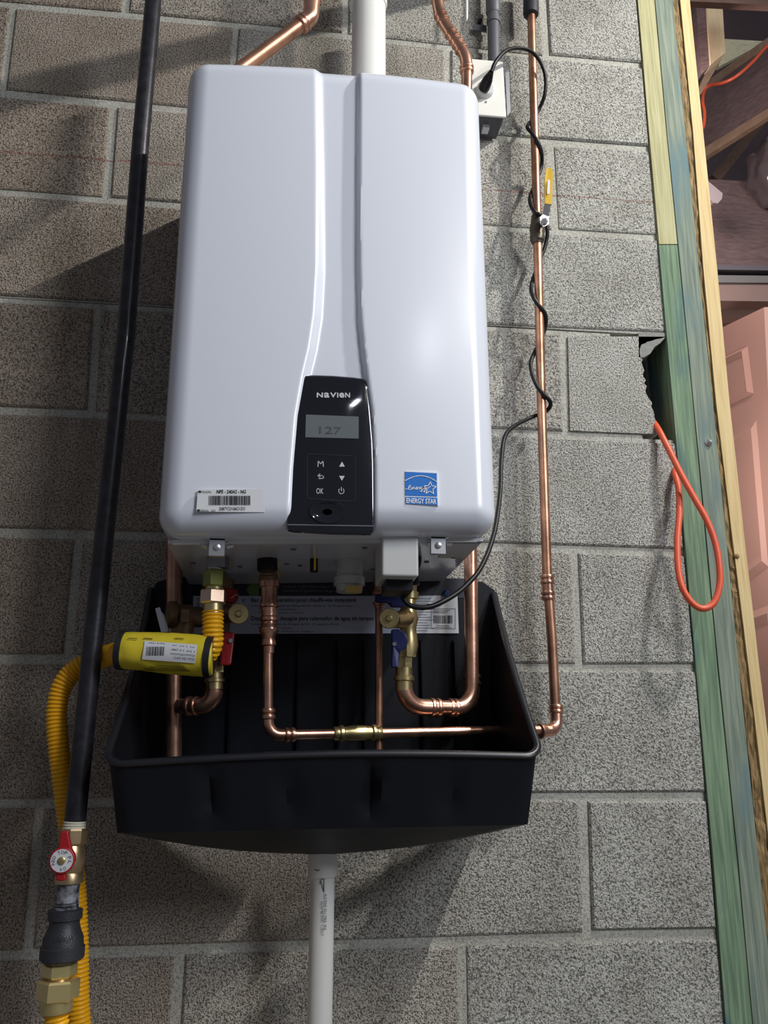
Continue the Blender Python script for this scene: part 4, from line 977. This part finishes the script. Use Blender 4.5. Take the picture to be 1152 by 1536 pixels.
# ------------------------------------------------------------------ electrical outlet, conduit, cord
eb = thing('outlet_box', 'grey metal outlet box with a white cover plate beside the heater top', 'outlet', P(735, 178, -.0))
pl = [P(704, 90.5, -.062), P(753.5, 95, -.062), P(758.5, 178.5, -.062), P(706, 174, -.062)]
o = MB().prism(pl, (0, -.005, 0)).build('cover_plate', mat('ivory_plate', (.82, .82, .76), .35), eb, False); b_ = o.modifiers.new('b', 'BEVEL'); b_.width = .002; b_.segments = 3
ib = [p + V((dx, .002, dz)) for p, dx, dz in zip(pl, (.004, -.002, -.003, .004), (-.002, -.004, .004, .004))]
MB().prism([V((p.x, -.061, p.z)) for p in ib], (0, .060, 0)).build('box', mat('box_grey', (.10, .105, .12), .5, .3), eb, False)
q = MB(); q.prism([P(757, 104, -.05), P(763, 107, -.05), P(765, 170, -.05), P(760, 176, -.05)], (0, -.004, 0)); q.build('side_flange', STEEL, eb, False)
c = P(727, 137, -.067); MB().lathe(c, c + V((0, -.012, 0)), [(0, .0165), (.8, .016), (1, .0135)], 28).build('receptacle', WHITEP, eb)
MB().lathe(P(729, 153, -.067), P(729, 153, -.0685), [(0, .0022), (1, .0018)], 10).build('plate_screw', STEEL, eb)
MB().box(V((P(728, 184, -.03).x, -.03, pl[2].z + .001)), (.012, .018, .008)).build('box_label', PAPER, eb, False)
cn = thing('conduit', 'grey plastic conduit with a strap rising from the outlet box', 'conduit', P(741, 92, -.03))
MB().tube([P(741, 100, -.03), P(740, 22, -.03), P(738, -60, -.03)], .0118, 20).build('pipe', PVCG, cn)
MB().lathe(P(740, 22, -.03), P(739.5, -2, -.03), [(0, .0122), (.1, .0145), (1, .0145)], 20).build('hub', PVCG, cn)
q = MB(); a = P(740, 32, -.03); q.tube([a + V((0, 0, -.006)), a + V((0, 0, .006))], .0135, 20); q.box(a + V((-.022, .02, 0)), (.026, .004, .014)); q.build('strap', PVCG, cn)
c = P(720, 32, -.010); MB().lathe(c + V((0, .004, 0)), c + V((0, -.004, 0)), [(0, .005), (1, .004)], 10).build('strap_screw', RUBBER, cn)
wc = MB().tube([P(699.5, -60, -.04), P(700, 0, -.04), P(700, 26, -.04), P(700, 31, -.04)], [.0028, .0028, .0028, .001], 10).build('white_cable', WHITEP); tag(wc, 'thin white cable end hanging above the outlet box', 'cable')

pc = thing('power_cord', 'black power cord spiralling down the slim copper pipe to the heater', 'cord', P(727, 137, -.08))
a, b = P(725, 134, -.082), P(737, 108, -.115)
MB().tube([a, a.lerp(b, .15), a.lerp(b, .6), a.lerp(b, .85), b], [.0095, .0105, .0088, .006, .0045], 16, flat=1.2).build('plug', RUBBER, pc)
yf, yk = YR - .0115, YR + .0115
cpath = [b, P(744, 92, -.118), P(758, 77, -.11), P(775, 72, -.095), P(795, 76, -.08), P(810, 92, -.065), P(818, 115, -.055), P(817, 142, -.045), P(808, 165, yk), P(800, 178, yk), P(791, 190, YR - .004), P(797, 199, yf), P(806, 211, yf), P(812, 228, YR - .003), P(812, 250, yk + .002), P(803, 275, yk), P(795, 296, YR), P(797, 310, yf), P(805, 320, yf - .004), P(815, 328, YR - .0), P(821, 345, YR + .004), P(818, 368, yk), P(808, 395, yk), P(797, 428, YR + .002), P(800, 446, yf), P(809, 459, yf), P(818, 472, YR - .004), P(818, 490, YR + .006), P(810, 512, yk), P(797, 540, YR + .002), P(797, 556, YR - .006), P(804, 576, yf), P(814, 590, yf), P(825, 602, YR - .006), P(824, 612, YR + .006), P(812, 620, yk), P(795, 627, -.035), P(770, 640, -.06), P(757, 656, -.08), P(752, 690, -.10), P(750, 740, -.13), P(741, 800, -.17), P(722, 850, -.2), P(695, 882, -.22), P(665, 902, -.23), P(640, 911, -.235), P(617, 909, -.235), P(606, 899, -.235), P(602, 880, -.24), P(602, 868, -.245)]
MB().tube(smooth_path(cpath, .004), .0036, 12).build('cable', RUBBER, pc)
MB().lathe(P(602, 862, -.25), P(604, 882, -.24), [(0, .010), (.4, .010), (1, .006)], 16).build('strain_relief', RUBBER, pc)
MB().tube(smooth_path([P(612, 868, -.26), P(621, 858, -.24), P(626, 845, -.22), P(627, 835, -.2)], .004), .0055, 12).build('flex_tail', RUBBER, pc)

# ------------------------------------------------------------------ orange cord from the hole
op = smooth_path([at(950, 600, .10), at(970, 622, .05), at(985, 640, .0), at(1000, 668, -.022), at(1022, 712, -.04), at(1042, 748, -.05), at(1060, 780, -.058), at(1073, 815, -.062), at(1079, 850, -.065), at(1079, 880, -.066), at(1070, 905, -.066), at(1053, 913, -.065), at(1036, 902, -.062), at(1023, 880, -.058), at(1017, 850, -.052), at(1016, 810, -.045), at(1019, 770, -.035), at(1018, 735, -.022), at(1013, 712, -.010), at(1012, 700, .01), at(1000, 690, .06)], .004)
oc = MB().tube(op, .0054, 14).build('orange_cord', ORANGE); tag(oc, 'orange cord looping out of the broken block and hanging over the studs', 'cord')
